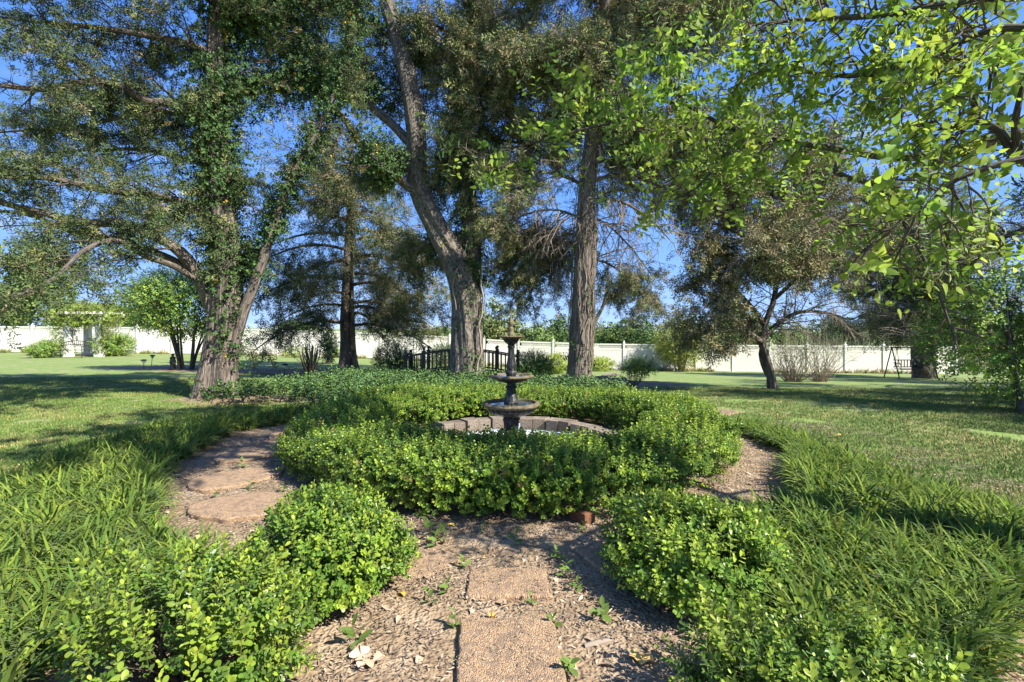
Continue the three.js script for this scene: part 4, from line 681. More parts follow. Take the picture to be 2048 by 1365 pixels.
// ------------------------------------------------------------------ strap-leaved border grass
function strapClump(seed, n, L, w, arch = [0.25, 1.1]) {
  const g = new Geo(), r = mulberry(seed), rr = (a, b) => a + (b - a) * r();
  for (let i = 0; i < n; i++) {
    const a = rr(0, 6.283), out = rr(arch[0], arch[1]), LL = L * rr(0.6, 1.15), ww = w * rr(0.7, 1.2), k = rr(0.7, 1.25), c = r() < 0.05 ? [k * 3.2, k * 1.55, k * 3] : [k * rr(0.9, 1.2), k, k * rr(0.8, 1.1)], side = V(-Math.sin(a), 0, Math.cos(a));
    let p = V(Math.cos(a) * rr(0, 0.05), 0, Math.sin(a) * rr(0, 0.05)), tilt = 0.12 + out * 0.28; let L0 = g.v(p.clone().addScaledVector(side, -ww), 0, 0, c), R0 = g.v(p.clone().addScaledVector(side, ww), 1, 0, c);
    for (let s = 1; s <= 5; s++) { tilt += out * 0.32 * s / 3.2; const d = V(Math.cos(a) * Math.sin(tilt), Math.cos(tilt), Math.sin(a) * Math.sin(tilt)); p = p.clone().addScaledVector(d, LL / 5); const q = ww * [1, 1.05, 1, 0.85, 0.55, 0.05][s]; const a1 = g.v(p.clone().addScaledVector(side, -q), 0, s / 5, c), b1 = g.v(p.clone().addScaledVector(side, q), 1, s / 5, c); g.t(L0, R0, a1); g.t(R0, b1, a1); L0 = a1; R0 = b1; }
  }
  return g.build();
}
U.strapA = strapClump(41, 20, 0.28, 0.0075, [0.45, 1.35]); U.strapB = strapClump(42, 15, 0.26, 0.0092, [0.5, 1.4]);
const STRAP = [0.12, 0.20, 0.03], STRAPL = [0.23, 0.32, 0.042];
function border(label, test, n, box) {
  const a = new Scatter(), b = new Scatter(); let k = 0;
  for (let i = 0; i < n * 20 && k < n; i++) {
    const x = R(box[0], box[1]), z = R(box[2], box[3]); if (!test(x, z)) continue; k++;
    (rnd() < 0.55 ? a : b).add(drop(x, z, dirtH(x, z)), V(R(-0.25, 0.25), 1, R(-0.25, 0.25)).normalize(), R(0.75, 1.2) * (0.75 + 0.5 * fbm(x * 1.2, z * 1.2)), tint(rnd() < 0.35 + 0.5 * (fbm(x * 0.8 + 4, z * 0.8) - 0.5) ? STRAPL : STRAP, 0.25, 0.08));
  }
  const o = thing('border_grass', label, 'grass'); o.userData.kind = 'stuff'; a.build('blades', U.strapA, M.blade, o); b.build('blades', U.strapB, M.blade, o);
}
const ang = (x, z) => Math.atan2(z - CZ, x - CX);
border('strap-leaved border grass curving round the path on the arbor side', (x, z) => {
  const r = rc(x, z), t = ang(x, z), inn = 3.7 + (noiseA(t * 4, 1) - 0.5) * 0.3, out = 4.75 + (noiseB(t * 4, 3) - 0.5) * 0.3, back = smooth(-Math.sin(t), 0.05, 0.7);
  return x < -0.9 && r > inn - back * 0.35 && r < out - back * 0.8 && Math.sin(t) > -0.78 && !(x > -1.62 && z > -3.2) && !(z > -2.35 && x > -1.95) && fbm(x * 2.2 + 30, z * 2.2) > 0.30;
}, 1700, [-5.2, -0.9, -10.6, -1.2]);
border('strap-leaved border grass curving round the path on the swing side', (x, z) => {
  const r = rc(x, z), t = ang(x, z), inn = 3.2 + (noiseA(t * 4 + 20, 1) - 0.5) * 0.25, out = 3.52 + 1.0 * smooth(Math.sin(t), 0.3, 0.66) + (noiseB(t * 4 + 9, 3) - 0.5) * 0.3, back = 0;
  return x > 0.9 && r > inn && r < out && Math.sin(t) > -0.25 && !(x < 1.32 && z > -3.2) && fbm(x * 2.2 + 10, z * 2.2) > 0.28;
}, 2000, [0.9, 5.2, -8.6, -1.0]);
// short lawn grass near the viewer
{
  const g = strapClump(51, 9, 0.05, 0.0022), s = new Scatter(), near = new Scatter();
  for (let i = 0, k = 0; k < 62000 && i < 400000; i++) {
    const d = 3.6 + 11.5 * Math.pow(rnd(), 1.35), px = R(-120, 2170), x = (px - 1024) / FOCAL * d, z = -d, r = rc(x, z), e = bedEdge(Math.atan2(z - CZ, x - CX)); if (r < e - 0.15 || (r < e + 0.1 && rnd() < 0.6)) continue; if (z < -9 && x > -4.6 && x < 1.5) continue;
    if (fbm(x * 0.9 + 40, z * 0.9) < 0.30) continue; k++;
    const dry = smooth(fbm(x * 1.6, z * 1.6 + 20), 0.45, 0.68);
    s.add(drop(x, z, (fbm(x * 0.5, z * 0.5) - 0.5) * 0.05 - 0.004), V(R(-0.3, 0.3), 1, R(-0.3, 0.3)).normalize(), R(0.7, 1.25), tint(mixc([0.105, 0.20, 0.028], [0.25, 0.275, 0.075], dry * 0.5 + R(0, 0.2)), 0.25, 0.08));
  }
  const o = s.build('lawn_grass', g, M.matte, scene); tag(o, 'short mown grass blades of the lawn around the garden circle', 'grass', null, 'stuff');
}
// leafy ground cover in the shade behind the hedge
{
  U.cover = leafTwig(61, { n: 9, len: 0.2, L: 0.05, w: 0.015, w2: 0.8, whorl: true, droop: 0.4, spread: 1 });
  const s = new Scatter();
  for (let i = 0, k = 0; k < 4600 && i < 90000; i++) {
    const x = R(-5.6, 2.2), z = R(-14.6, -7.6), r = rc(x, z); if (r < 2.75) continue;
    const edge = -5.3 + (-z - 8) * 0.16 + (noiseA(z * 1.3, 4) - 0.5) * 1.0; if (x < edge || (x > 0.9 && z < -12.2) || (x < -3.2 && z > -8.6)) continue; if (Math.hypot(x + 5.9, z + 10.1) < 0.7) continue; k++;
    s.add(drop(x, z, R(0, 0.16) + 0.12 * noiseB(x * 1.4, z * 1.4)), V(R(-0.6, 0.6), 1, R(-0.6, 0.6)).normalize(), R(0.9, 1.6), tint(rnd() < 0.2 ? GREEN : [0.058, 0.118, 0.03], 0.3, 0.1));
  }
  const o = s.build('ground_cover', U.cover, M.matte, scene); tag(o, 'dark leafy ground cover spreading in shade between hedge and trees', 'ground cover', null, 'stuff');
}
// ------------------------------------------------------------------ stepping slabs of exposed aggregate
const na = tn(500);
const aggMap = texture(1024, 1024, (u, v) => { const f = na(u, v, 256), m = na(u, v, 128), b = na(u, v, 16) * 0.6 + na(u, v, 32) * 0.4; let c = mixc([0.25, 0.135, 0.06], [0.53, 0.325, 0.155], m); c = mixc(c, [0.60, 0.50, 0.40], smooth(f, 0.66, 0.85)); c = mixc(c, [0.13, 0.085, 0.055], smooth(1 - f, 0.72, 0.9)); c = mixc(c, [0.25, 0.17, 0.11], smooth(b, 0.45, 0.7) * 0.75); return toS(c); }, true);
const aggBump = texture(512, 512, (u, v) => { const h = na(u, v, 128) * 0.6 + na(u, v, 256) * 0.4; return [h, h, h]; }, false);
M.agg = new THREE.MeshStandardMaterial({ map: aggMap, bumpMap: aggBump, bumpScale: 0.012, roughness: 0.95 });
function slab(outline, th, seed) {                                // irregular outline, rounded arris, uneven top
  const g = new Geo(), n = outline.length, c = outline.reduce((a, p) => [a[0] + p[0] / n, a[1] + p[1] / n], [0, 0]), rings = [[0, th], [0.35, th], [0.7, th], [0.93, th], [0.985, th - 0.006], [1.0, th - 0.016], [1.0, -0.02]], id = [];
  for (const [k, y] of rings) id.push(outline.map(([x, z]) => { const X = c[0] + (x - c[0]) * k, Z = c[1] + (z - c[1]) * k; return g.v(V(X, y + (fbm(X * 9 + seed, Z * 9) - 0.5) * 0.012, Z), X / 0.5 + seed, (Z + (y < th - 0.02 ? 0.06 : 0)) / 0.5); }));
  for (let r = 0; r + 1 < rings.length; r++) for (let k = 0; k < n; k++) { const l = (k + 1) % n; g.t(id[r][k], id[r][l], id[r + 1][k]); g.t(id[r][l], id[r + 1][l], id[r + 1][k]); }
  return g.build();
}
const dense = (o, step = 0.025, seed = 1, wob = 0.011) => { const out = []; o.forEach((p, i) => { const q = o[(i + 1) % o.length], L = Math.hypot(q[0] - p[0], q[1] - p[1]), m = Math.max(1, Math.round(L / step)); for (let k = 0; k < m; k++) { const t = k / m, x = lerp(p[0], q[0], t), z = lerp(p[1], q[1], t); out.push([x + (noiseA(x * 12 + seed, z * 12) - 0.5) * 2 * wob, z + (noiseB(x * 12 + seed, z * 12) - 0.5) * 2 * wob]); } }); return out; };
function step(label, x, z, outline, th, turn, seed) { const o = mesh('stepping_slab', slab(dense(outline, 0.03, seed), th, seed), M.agg, scene); o.position.set(x, dirtH(x, z) + 0.006, z); o.rotation.y = turn; return tag(o, label, 'paving slab', 'stepping slabs on the earth path'); }
const rect = (w, d) => [[-w / 2, -d / 2], [-w / 2, d / 2], [w / 2, d / 2], [w / 2, -d / 2]];
const disc = (a, b, n = 11) => { const s = a * 37 + b * 91; return Array.from({ length: n }, (_, i) => { const t = -i / n * 6.283, k = 0.82 + 0.42 * noiseC(i * 1.7 + s * 3, s); return [Math.cos(t) * a * k, Math.sin(t) * b * k]; }); };
step('rectangular gravel-faced slab lying squarely on the path toward the fountain', -0.02, -2.815, rect(0.455, 0.31), 0.04, 0, 3);
step('large rectangular gravel-faced slab partly shaded by leaves, first of the path', -0.015, -2.22, rect(0.45, 0.50), 0.036, 0.06, 7);
step('rounded gravel-faced slab beside the glossy boxwood at the path entrance', -0.60, -3.06, disc(0.27, 0.2), 0.022, 0.2, 11);
step('curved-edged gravel slab half hidden by the boxwood shading the path', 0.68, -3.05, disc(0.27, 0.19), 0.034, -0.3, 15);
step('broad worn flagstone on the circling path beside the strap-leaved border', -2.12, -3.98, disc(0.42, 0.28), 0.048, 0.3, 19);
step('worn flagstone farther round the circling path', -2.62, -4.72, disc(0.4, 0.27), 0.044, 0.7, 23);
step('sunken flagstone third along the circling path', -2.95, -5.62, disc(0.36, 0.3), 0.038, 1.0, 27);
step('flagstone where the path slips behind the hedge', -2.95, -6.75, disc(0.38, 0.3), 0.04, 1.4, 31);
{ const b = mesh('terracotta_brick', new RoundedBoxGeometry(0.10, 0.09, 0.2, 2, 0.006), new THREE.MeshStandardMaterial({ map: dirtMap, bumpMap: aggBump, bumpScale: 0.006, color: new THREE.Color().setRGB(1.25, 0.8, 0.62), roughness: 0.95 }), scene); b.position.set(0.52, 0.055, -3.74); b.rotation.y = 0.55; tag(b, 'single reddish brick lying at the foot of the round hedge', 'brick'); }
// ------------------------------------------------------------------ litter, fallen leaves, weeds
{
  const chip = new Geo(), r = mulberry(71); for (let i = 0; i < 7; i++) { const a = r() * 6.28, d = V(Math.cos(a), (r() - 0.4) * 0.35, Math.sin(a)).normalize(), L = 0.008 + r() * 0.028, k = 0.6 + r() * 0.8, o = V((r() - 0.5) * 0.12, 0.003 + r() * 0.01, (r() - 0.5) * 0.12); leaf(chip, o, d, UPV, L, 0.0015 + r() * 0.0025, 0.0015 + r() * 0.002, { c: [k, k, k], bend: 0.1 }); }
  const s = new Scatter(), cg = chip.build();
  for (let i = 0, k = 0; k < 9000 && i < 60000; i++) { const a = R(0, 6.28), q = R(2.35, 4.9), x = CX + Math.cos(a) * q, z = CZ + Math.sin(a) * q; if (z < -7.5 || (z > -2 )) continue; if (fbm(x * 2.4 + 60, z * 2.4) < 0.40) continue; k++; s.add(V(x, dirtH(x, z) + 0.014, z), V(R(-0.1, 0.1), 1, R(-0.1, 0.1)).normalize(), R(0.6, 1.4), tint(mixc([0.16, 0.105, 0.065], [0.46, 0.36, 0.25], rnd()), 0.25)); }
  for (const [x, z, w, d, y] of [[-0.02, -2.815, 0.2, 0.13, 0.043], [-0.015, -2.22, 0.2, 0.22, 0.04], [-0.6, -3.06, 0.2, 0.14, 0.026]]) for (let i = 0; i < 26; i++) { const a = R(0, 6.28), q = 1 - Math.pow(rnd(), 2.2) * 0.9; s.add(V(x + clamp(Math.cos(a) * 1.3, -1, 1) * w * q, dirtH(x, z) + y + 0.008, z + clamp(Math.sin(a) * 1.3, -1, 1) * d * q), V(R(-0.1, 0.1), 1, R(-0.1, 0.1)).normalize(), R(0.4, 0.9), tint(mixc([0.16, 0.105, 0.065], [0.42, 0.32, 0.2], rnd()), 0.25)); }
  tag(s.build('leaf_litter', cg, M.dry, scene), 'scattered brown bark chips and dry twigs on the earth path', 'litter', null, 'stuff');
  const dl = new Geo(); leaf(dl, V(0, 0.004, 0), V(0, 0.12, 1).normalize(), UPV, 0.055, 0.016, 0.013, { c: [1, 1, 1], bend: 0.35, fold: 0.5 });
  const f = new Scatter(); for (let i = 0, k = 0; k < 520 && i < 6000; i++) { const a = R(0, 6.28), q = R(2.5, 4.4), x = CX + Math.cos(a) * q, z = CZ + Math.sin(a) * q; if (z < -7 || z > -2) continue; k++; f.add(V(x, dirtH(x, z) + 0.016, z), V(R(-0.35, 0.35), 1, R(-0.35, 0.35)).normalize(), R(0.45, 1.2), tint(rnd() < 0.2 ? [0.55, 0.36, 0.05] : mixc([0.30, 0.19, 0.10], [0.56, 0.42, 0.28], rnd()), 0.2)); }
  tag(f.build('fallen_leaves', dl.build(), M.dry, scene), 'small tan and yellow fallen leaves strewn over the earth', 'fallen leaves', null, 'stuff');
  // lobed oak leaf and a big yellow leaf
  const oak = (label, x, z, L, col, turn, lobes) => { const g = new Geo(), n = 40, c = g.v(V(0, 0.015, 0), 0, 0, col), ids = []; for (let i = 0; i <= n; i++) { const t = i / n * 6.283, k = lobes ? 0.62 + 0.38 * Math.cos(t * 7) : 0.9 + 0.1 * Math.cos(t * 5); ids.push(g.v(V(Math.sin(t) * L * 0.33 * k, 0.012 + 0.02 * Math.abs(Math.sin(t * 2)), Math.cos(t) * L * 0.5 * (0.8 + 0.2 * k)), 0, 0, col)); } for (let i = 0; i < n; i++) g.t(c, ids[i], ids[i + 1]); const o = mesh('fallen_leaf', g.build(), M.dry, scene); o.position.set(x, dirtH(x, z) + 0.012, z); o.rotation.y = turn; tag(o, label, 'leaf'); };
  oak('curled tan oak leaf lying beside the loose bright boxwood', -0.66, -2.18, 0.15, [0.55, 0.40, 0.27], 0.6, true);
  oak('second brown oak leaf close by the loose bright boxwood', -0.60, -2.13, 0.13, [0.50, 0.34, 0.22], 2.2, true);
  oak('yellow fallen leaf on the shaded earth by the low spreading boxwood', 0.56, -2.16, 0.11, [0.66, 0.42, 0.12], 1.2, false);
  oak('small golden leaf near the rounded slab', -0.10, -2.50, 0.05, [0.6, 0.34, 0.05], 0.4, false);
  U.weed = leafTwig(81, { n: 6, len: 0.07, L: 0.06, w: 0.014, w2: 0.95, whorl: true, droop: 0.2, spread: 1.1, stem: 0.0015 });
  const spots = [[-0.55, -3.42, 1.5], [-0.46, -3.35, 1.2], [-0.5, -3.28, 1.1], [0.02, -3.3, 1.0], [-0.28, -3.0, 0.8], [-0.35, -2.72, 0.8], [-0.42, -2.62, 0.9], [0.1, -2.62, 0.6], [0.32, -2.9, 1.0], [0.36, -2.75, 0.7], [0.45, -2.5, 1.0], [-0.27, -2.4, 0.9], [0.2, -2.43, 0.7], [-0.7, -2.27, 1.2], [0.28, -3.12, 0.8], [0.5, -3.5, 0.8], [-0.2, -3.5, 0.7], [0.24, -2.1, 0.9], [-2.3, -4.4, 1.1], [-2.0, -4.35, 0.9], [-2.5, -4.2, 0.8], [-2.75, -5.1, 1.0], [-1.75, -3.85, 0.9], [2.25, -3.95, 1.1], [2.4, -4.3, 1.1], [2.0, -3.75, 1.0], [-2.9, -6.2, 0.9], [1.75, -3.55, 1.0]];
  spots.forEach(([x, z, k]) => { const p = V(x, dirtH(x, z) + 0.012, z), o = mesh('weed_seedling', U.weed, M.weed ??= leafMat({ color: new THREE.Color().setRGB(0.16, 0.25, 0.045) }), scene); o.position.copy(p); o.rotation.set(R(-0.3, 0.3), R(0, 6), R(-0.3, 0.3)); o.scale.setScalar(k * 1.15); tag(o, 'pale green weed seedling sprouting from the earth path', 'weed', 'weed seedlings on the path'); });
  const st = new Geo(); tube(st, [V(-0.07, 0.012, 0.02), V(0, 0.016, 0), V(0.08, 0.012, -0.03)], [0.012, 0.014, 0.009], 7, { cap: true }); const q = mesh('wood_stick', st.build(), M.paleTwig, scene); q.position.set(0.40, dirtH(0.4, -2.3) + 0.005, -2.3); tag(q, 'short stub of grey wood lying in the boxwood shade', 'stick');
}
// ------------------------------------------------------------------ pool edging, basin, fountain
const nk = tn(600);
const blockMap = texture(512, 512, (u, v) => { const m = nk(u, v, 64) * 0.5 + nk(u, v, 128) * 0.5, b = nk(u, v, 8); return toS(mixc(mixc([0.15, 0.115, 0.085], [0.40, 0.33, 0.26], m), [0.20, 0.165, 0.12], smooth(b, 0.5, 0.8))); }, true);
const blockBump = texture(512, 512, (u, v) => { const h = nk(u, v, 64) * 0.5 + nk(u, v, 128) * 0.5; return [h, h, h]; }, false);
M.block = [[0.78, 0.76, 0.74], [0.62, 0.58, 0.55], [0.9, 0.87, 0.84]].map((c) => new THREE.MeshStandardMaterial({ map: blockMap, bumpMap: blockBump, bumpScale: 0.008, color: new THREE.Color().setRGB(...c), roughness: 0.95 }));
{
  const o = thing('pool_edging', 'low round wall of tan concrete blocks edging the fountain pool', 'edging', V(CX, 0, CZ)), n = 36;
  const gs = [0, 1, 2].map((k) => { const s = new THREE.Shape(); const w0 = 0.083, w1 = 0.104 + k * 0.004; s.moveTo(-w0, -0.10); s.lineTo(w0, -0.10 + k * 0.004); s.lineTo(w1, 0.11); s.lineTo(-w1, 0.11 - k * 0.004); s.closePath(); const g = new THREE.ExtrudeGeometry(s, { depth: 0.15, bevelEnabled: true, bevelSize: 0.006, bevelThickness: 0.006, bevelSegments: 2 }); g.rotateX(-Math.PI / 2); g.scale(1, 1, -1); const ix = g.index; if (!ix) { const p = g.attributes.position, u = g.attributes.uv; for (let i = 0; i < p.count; i += 3) { for (const a of [p, u]) { const q = [a.getX(i + 1), a.getY(i + 1), a.itemSize > 2 ? a.getZ(i + 1) : 0]; a.setX(i + 1, a.getX(i + 2)); a.setY(i + 1, a.getY(i + 2)); if (a.itemSize > 2) a.setZ(i + 1, a.getZ(i + 2)); a.setX(i + 2, q[0]); a.setY(i + 2, q[1]); if (a.itemSize > 2) a.setZ(i + 2, q[2]); } } } g.computeVertexNormals(); return g; });
  for (let i = 0; i < n; i++) { const a = i / n * 6.283 + (i % 2 ? -0.006 : 0.006), r = 1.24 + R(-0.012, 0.012), m = mesh('block', gs[i % 3], M.block[Math.floor(R(0, 3))], o); m.position.set(Math.cos(a) * r, -0.055 + R(-0.012, 0.012), Math.sin(a) * r); m.rotation.set(R(-0.02, 0.02), Math.PI / 2 - a + R(-0.05, 0.05), R(-0.02, 0.02)); }
  const g = new Geo(), NA = 96, prof = [[1.30, -0.10], [1.13, -0.075], [1.08, -0.12], [0.98, -0.20], [0.80, -0.26], [0.4, -0.29], [0.01, -0.29]], id = [];
  for (let a = 0; a <= NA; a++) { const th = a / NA * 6.283, w = Math.abs(((a / NA * 24) % 1) - 0.5) * 2; id.push(prof.map(([r, y], k) => g.v(V(Math.cos(th) * (r + (k > 1 && k < 5 ? 0.035 * w : 0)), y + (k > 0 && k < 4 ? 0.025 * w + (noiseA(th * 5, k) - 0.5) * 0.02 : 0), Math.sin(th) * (r + (k > 1 && k < 5 ? 0.035 * w : 0))), th * 2, k * 0.3))); }
  for (let a = 0; a < NA; a++) for (let k = 0; k + 1 < prof.length; k++) { g.t(id[a][k], id[a + 1][k], id[a][k + 1]); g.t(id[a][k + 1], id[a + 1][k], id[a + 1][k + 1]); }
  const b = mesh('pool_basin', g.build(), new THREE.MeshStandardMaterial({ map: texture(256, 256, (u, v) => toS(mixc([0.26, 0.26, 0.25], [0.60, 0.59, 0.56], smooth(nk(u, v, 16) * 0.4 + nk(u, v, 32) * 0.3 + nk(u, v, 128) * 0.3, 0.25, 0.7))), true), roughness: 0.9 }), scene); b.position.set(CX, 0, CZ); tag(b, 'pale cement pool basin inside the block edging', 'basin');
}
{
  const iron = texture(256, 256, (u, v) => toS(mixc(mixc([0.012, 0.013, 0.014], [0.05, 0.047, 0.042], smooth(nk(u, v, 32) * 0.5 + nk(u, v, 64) * 0.5, 0.4, 0.75)), [0.16, 0.155, 0.13], smooth(nk(u, v, 64, 8) * 0.6 + nk(u, v, 32) * 0.4, 0.6, 0.78) * 0.7)), true), gold = texture(256, 256, (u, v) => toS(mixc([0.05, 0.042, 0.028], [0.26, 0.20, 0.10], smooth(nk(u, v, 64) * 0.5 + nk(u, v, 128) * 0.5, 0.3, 0.6))), true);
  M.iron = new THREE.MeshStandardMaterial({ map: iron, bumpMap: blockBump, bumpScale: 0.003, roughness: 0.42, metalness: 0.25 }); M.gold = new THREE.MeshStandardMaterial({ map: gold, bumpMap: blockBump, bumpScale: 0.004, roughness: 0.6, metalness: 0.2 });
  M.water = new THREE.MeshPhysicalMaterial({ color: new THREE.Color().setRGB(0.05, 0.065, 0.05), roughness: 0.04, metalness: 0, ior: 1.33, clearcoat: 1, clearcoatRoughness: 0.02 });
  const o = thing('fountain', 'three-tiered black cast fountain with gilded bowl rims inside the boxwood ring', 'fountain', V(CX - 0.01, -0.285, CZ)), Y = 0.285;
  const lathe = (prof, rib = 0, k = 24, seg = 96) => { const g = new THREE.LatheGeometry(prof.map(([r, y]) => new THREE.Vector2(r, y + Y)), seg); if (rib) { const p = g.attributes.position; for (let i = 0; i < p.count; i++) { const a = Math.atan2(p.getX(i), p.getZ(i)), f = 1 + rib * Math.abs(Math.sin(a * k / 2)); p.setX(i, p.getX(i) * f); p.setZ(i, p.getZ(i) * f); } g.computeVertexNormals(); } return g; };
  const ped = mesh('pedestal', lathe([[0.001, -0.285], [0.20, -0.285], [0.20, -0.25], [0.16, -0.23], [0.135, -0.18], [0.105, -0.1], [0.088, 0.02], [0.082, 0.15], [0.085, 0.25], [0.095, 0.31], [0.088, 0.335]], 0.10, 16), M.iron, o);
  for (let i = 0; i < 4; i++) {                                   // wading birds round the pedestal
    const a = i * Math.PI / 2 + 0.75, g = new Geo(); const P = [V(0.17, -0.23, 0), V(0.185, -0.1, 0), V(0.20, 0.0, 0), V(0.215, 0.07, 0), V(0.20, 0.13, 0), V(0.165, 0.155, 0), V(0.15, 0.12, 0)], Q = [0.03, 0.045, 0.05, 0.038, 0.022, 0.02, 0.008]; const [p, q] = resample(P, Q, 0.02); tube(g, p.map((v) => v.add(V(0, Y, 0))), q, 10, { cap: true });
    tube(g, [V(0.205, 0.135 + Y, 0), V(0.235, 0.125 + Y, 0), V(0.255, 0.10 + Y, 0)], [0.012, 0.008, 0.002], 6); const m = mesh('bird_figure', g.build(), M.iron, o); m.rotation.y = a;
  }
  const bowl = (under, rim, water, k) => {
    const b = mesh('bowl', lathe(under, 0.05, k), M.iron, o); const r = mesh('rim', lathe(rim, 0.022, k * 2), M.gold, b); const w = mesh('water', new THREE.CircleGeometry(water[0], 64).rotateX(-Math.PI / 2).translate(0, water[1] + Y, 0), M.water, b); return b;
  };
  bowl([[0.085, 0.33], [0.12, 0.352], [0.20, 0.375], [0.262, 0.405], [0.287, 0.438], [0.29, 0.462], [0.30, 0.475]], [[0.298, 0.470], [0.335, 0.472], [0.352, 0.486], [0.354, 0.500], [0.345, 0.512], [0.325, 0.521], [0.306, 0.524], [0.298, 0.517], [0.294, 0.49], [0.26, 0.47]], [0.297, 0.499], 24);
  mesh('stem', lathe([[0.092, 0.45], [0.092, 0.52], [0.090, 0.535], [0.083, 0.56], [0.073, 0.60], [0.062, 0.645], [0.057, 0.68], [0.060, 0.695], [0.072, 0.702], [0.072, 0.715], [0.058, 0.725], [0.05, 0.745], [0.062, 0.765]], 0.02, 12), M.iron, o);
  bowl([[0.05, 0.752], [0.10, 0.768], [0.165, 0.785], [0.20, 0.808], [0.212, 0.824]], [[0.21, 0.818], [0.25, 0.822], [0.277, 0.834], [0.281, 0.845], [0.272, 0.855], [0.255, 0.861], [0.238, 0.862], [0.232, 0.853], [0.21, 0.83]], [0.2315, 0.848], 20);
  mesh('stem', lathe([[0.06, 0.82], [0.06, 0.868], [0.068, 0.875], [0.070, 0.892], [0.062, 0.902], [0.050, 0.91], [0.056, 0.93], [0.061, 0.955], [0.058, 0.99], [0.049, 1.03], [0.042, 1.08], [0.039, 1.14], [0.038, 1.19], [0.045, 1.197], [0.047, 1.21], [0.040, 1.22], [0.046, 1.245], [0.055, 1.255]], 0.03, 10), M.iron, o);
  bowl([[0.045, 1.24], [0.075, 1.262], [0.095, 1.29], [0.105, 1.318]], [[0.104, 1.314], [0.145, 1.322], [0.166, 1.333], [0.168, 1.341], [0.150, 1.345], [0.132, 1.346], [0.124, 1.338], [0.10, 1.326]], [0.1235, 1.337], 16);
  const f = mesh('finial', lathe([[0.001, 1.32], [0.045, 1.32], [0.045, 1.372], [0.031, 1.378], [0.033, 1.40], [0.033, 1.432], [0.036, 1.44], [0.022, 1.447], [0.018, 1.46], [0.027, 1.475], [0.034, 1.50], [0.030, 1.525], [0.019, 1.548], [0.010, 1.57], [0.012, 1.582], [0.007, 1.60], [0.004, 1.66], [0.001, 1.69]], 0, 0, 32), M.gold, o);
}
// ------------------------------------------------------------------ arched wooden bridge
const nw = tn(700);
M.wood = new THREE.MeshStandardMaterial({ map: texture(256, 512, (u, v) => toS(mixc([0.055, 0.042, 0.03], [0.165, 0.13, 0.095], nw(u, v, 64, 4) * 0.6 + nw(u, v, 128, 16) * 0.4)), true), roughness: 0.9 });
{
  const c0 = onGround(925, 762), D = -c0.z, o = thing('garden_bridge', 'arched dark wooden garden bridge with baluster railings and ball finials behind the stout trunk', 'bridge', V(c0.x, c0.y, c0.z)), S = D / FOCAL;
  const X = [816, 852, 994, 1036].map((p) => (p - 1024) * S - c0.x), deck = (x) => { const t = (x - X[0]) / (X[3] - X[0]); return 0.06 + 0.22 * Math.sin(Math.PI * clamp(t, 0, 1)); };
  for (const zz of [0.42, -0.48]) {
    X.forEach((x, i) => { const h = deck(x) + (i === 0 || i === 3 ? 0.78 : 0.80), g = mergeGeometries([new RoundedBoxGeometry(0.105, h, 0.105, 1, 0.01).translate(x, h / 2, zz), new RoundedBoxGeometry(0.125, 0.03, 0.125, 1, 0.008).translate(x, h + 0.016, zz)].map((q) => q.index ? q.toNonIndexed() : q)); const p = mesh('post', g, M.wood, o); const ball = new THREE.LatheGeometry([[0.001, 0.0], [0.03, 0], [0.026, 0.02], [0.045, 0.045], [0.052, 0.075], [0.045, 0.105], [0.02, 0.128], [0.001, 0.13]].map(([r, y]) => new THREE.Vector2(r, y)), 16); ball.translate(x, h + 0.032, zz); mesh('finial', ball, M.wood, p); });
    for (let s = 0; s < 3; s++) {
      const n = s === 1 ? 14 : 6;
      for (const hh of [0.74, 0.16]) { const g = []; for (let k = 0; k < n; k++) { const a = lerp(X[s], X[s + 1], k / n), b = lerp(X[s], X[s + 1], (k + 1) / n), ya = deck(a) + hh, yb = deck(b) + hh, L = Math.hypot(b - a, yb - ya) + 0.004, q = new THREE.BoxGeometry(L, 0.045, 0.07); q.rotateZ(Math.atan2(yb - ya, b - a)); q.translate((a + b) / 2, (ya + yb) / 2, zz); g.push(q); }
      mesh('rail', mergeGeometries(g), M.wood, o); }
      const nb = s === 1 ? 17 : 5; for (let k = 1; k < nb; k++) { const x = lerp(X[s], X[s + 1], k / nb), b = mesh('baluster', new THREE.BoxGeometry(0.035, 0.56, 0.035), M.wood, o); b.position.set(x, deck(x) + 0.45, zz); }
    }
  }
  for (let k = 0; k < 24; k++) { const x = lerp(X[0], X[3], (k + 0.5) / 24), b = mesh('deck_plank', new THREE.BoxGeometry((X[3] - X[0]) / 24 - 0.012, 0.035, 0.84), M.wood, o); b.position.set(x, deck(x) - 0.02, -0.03); }
}
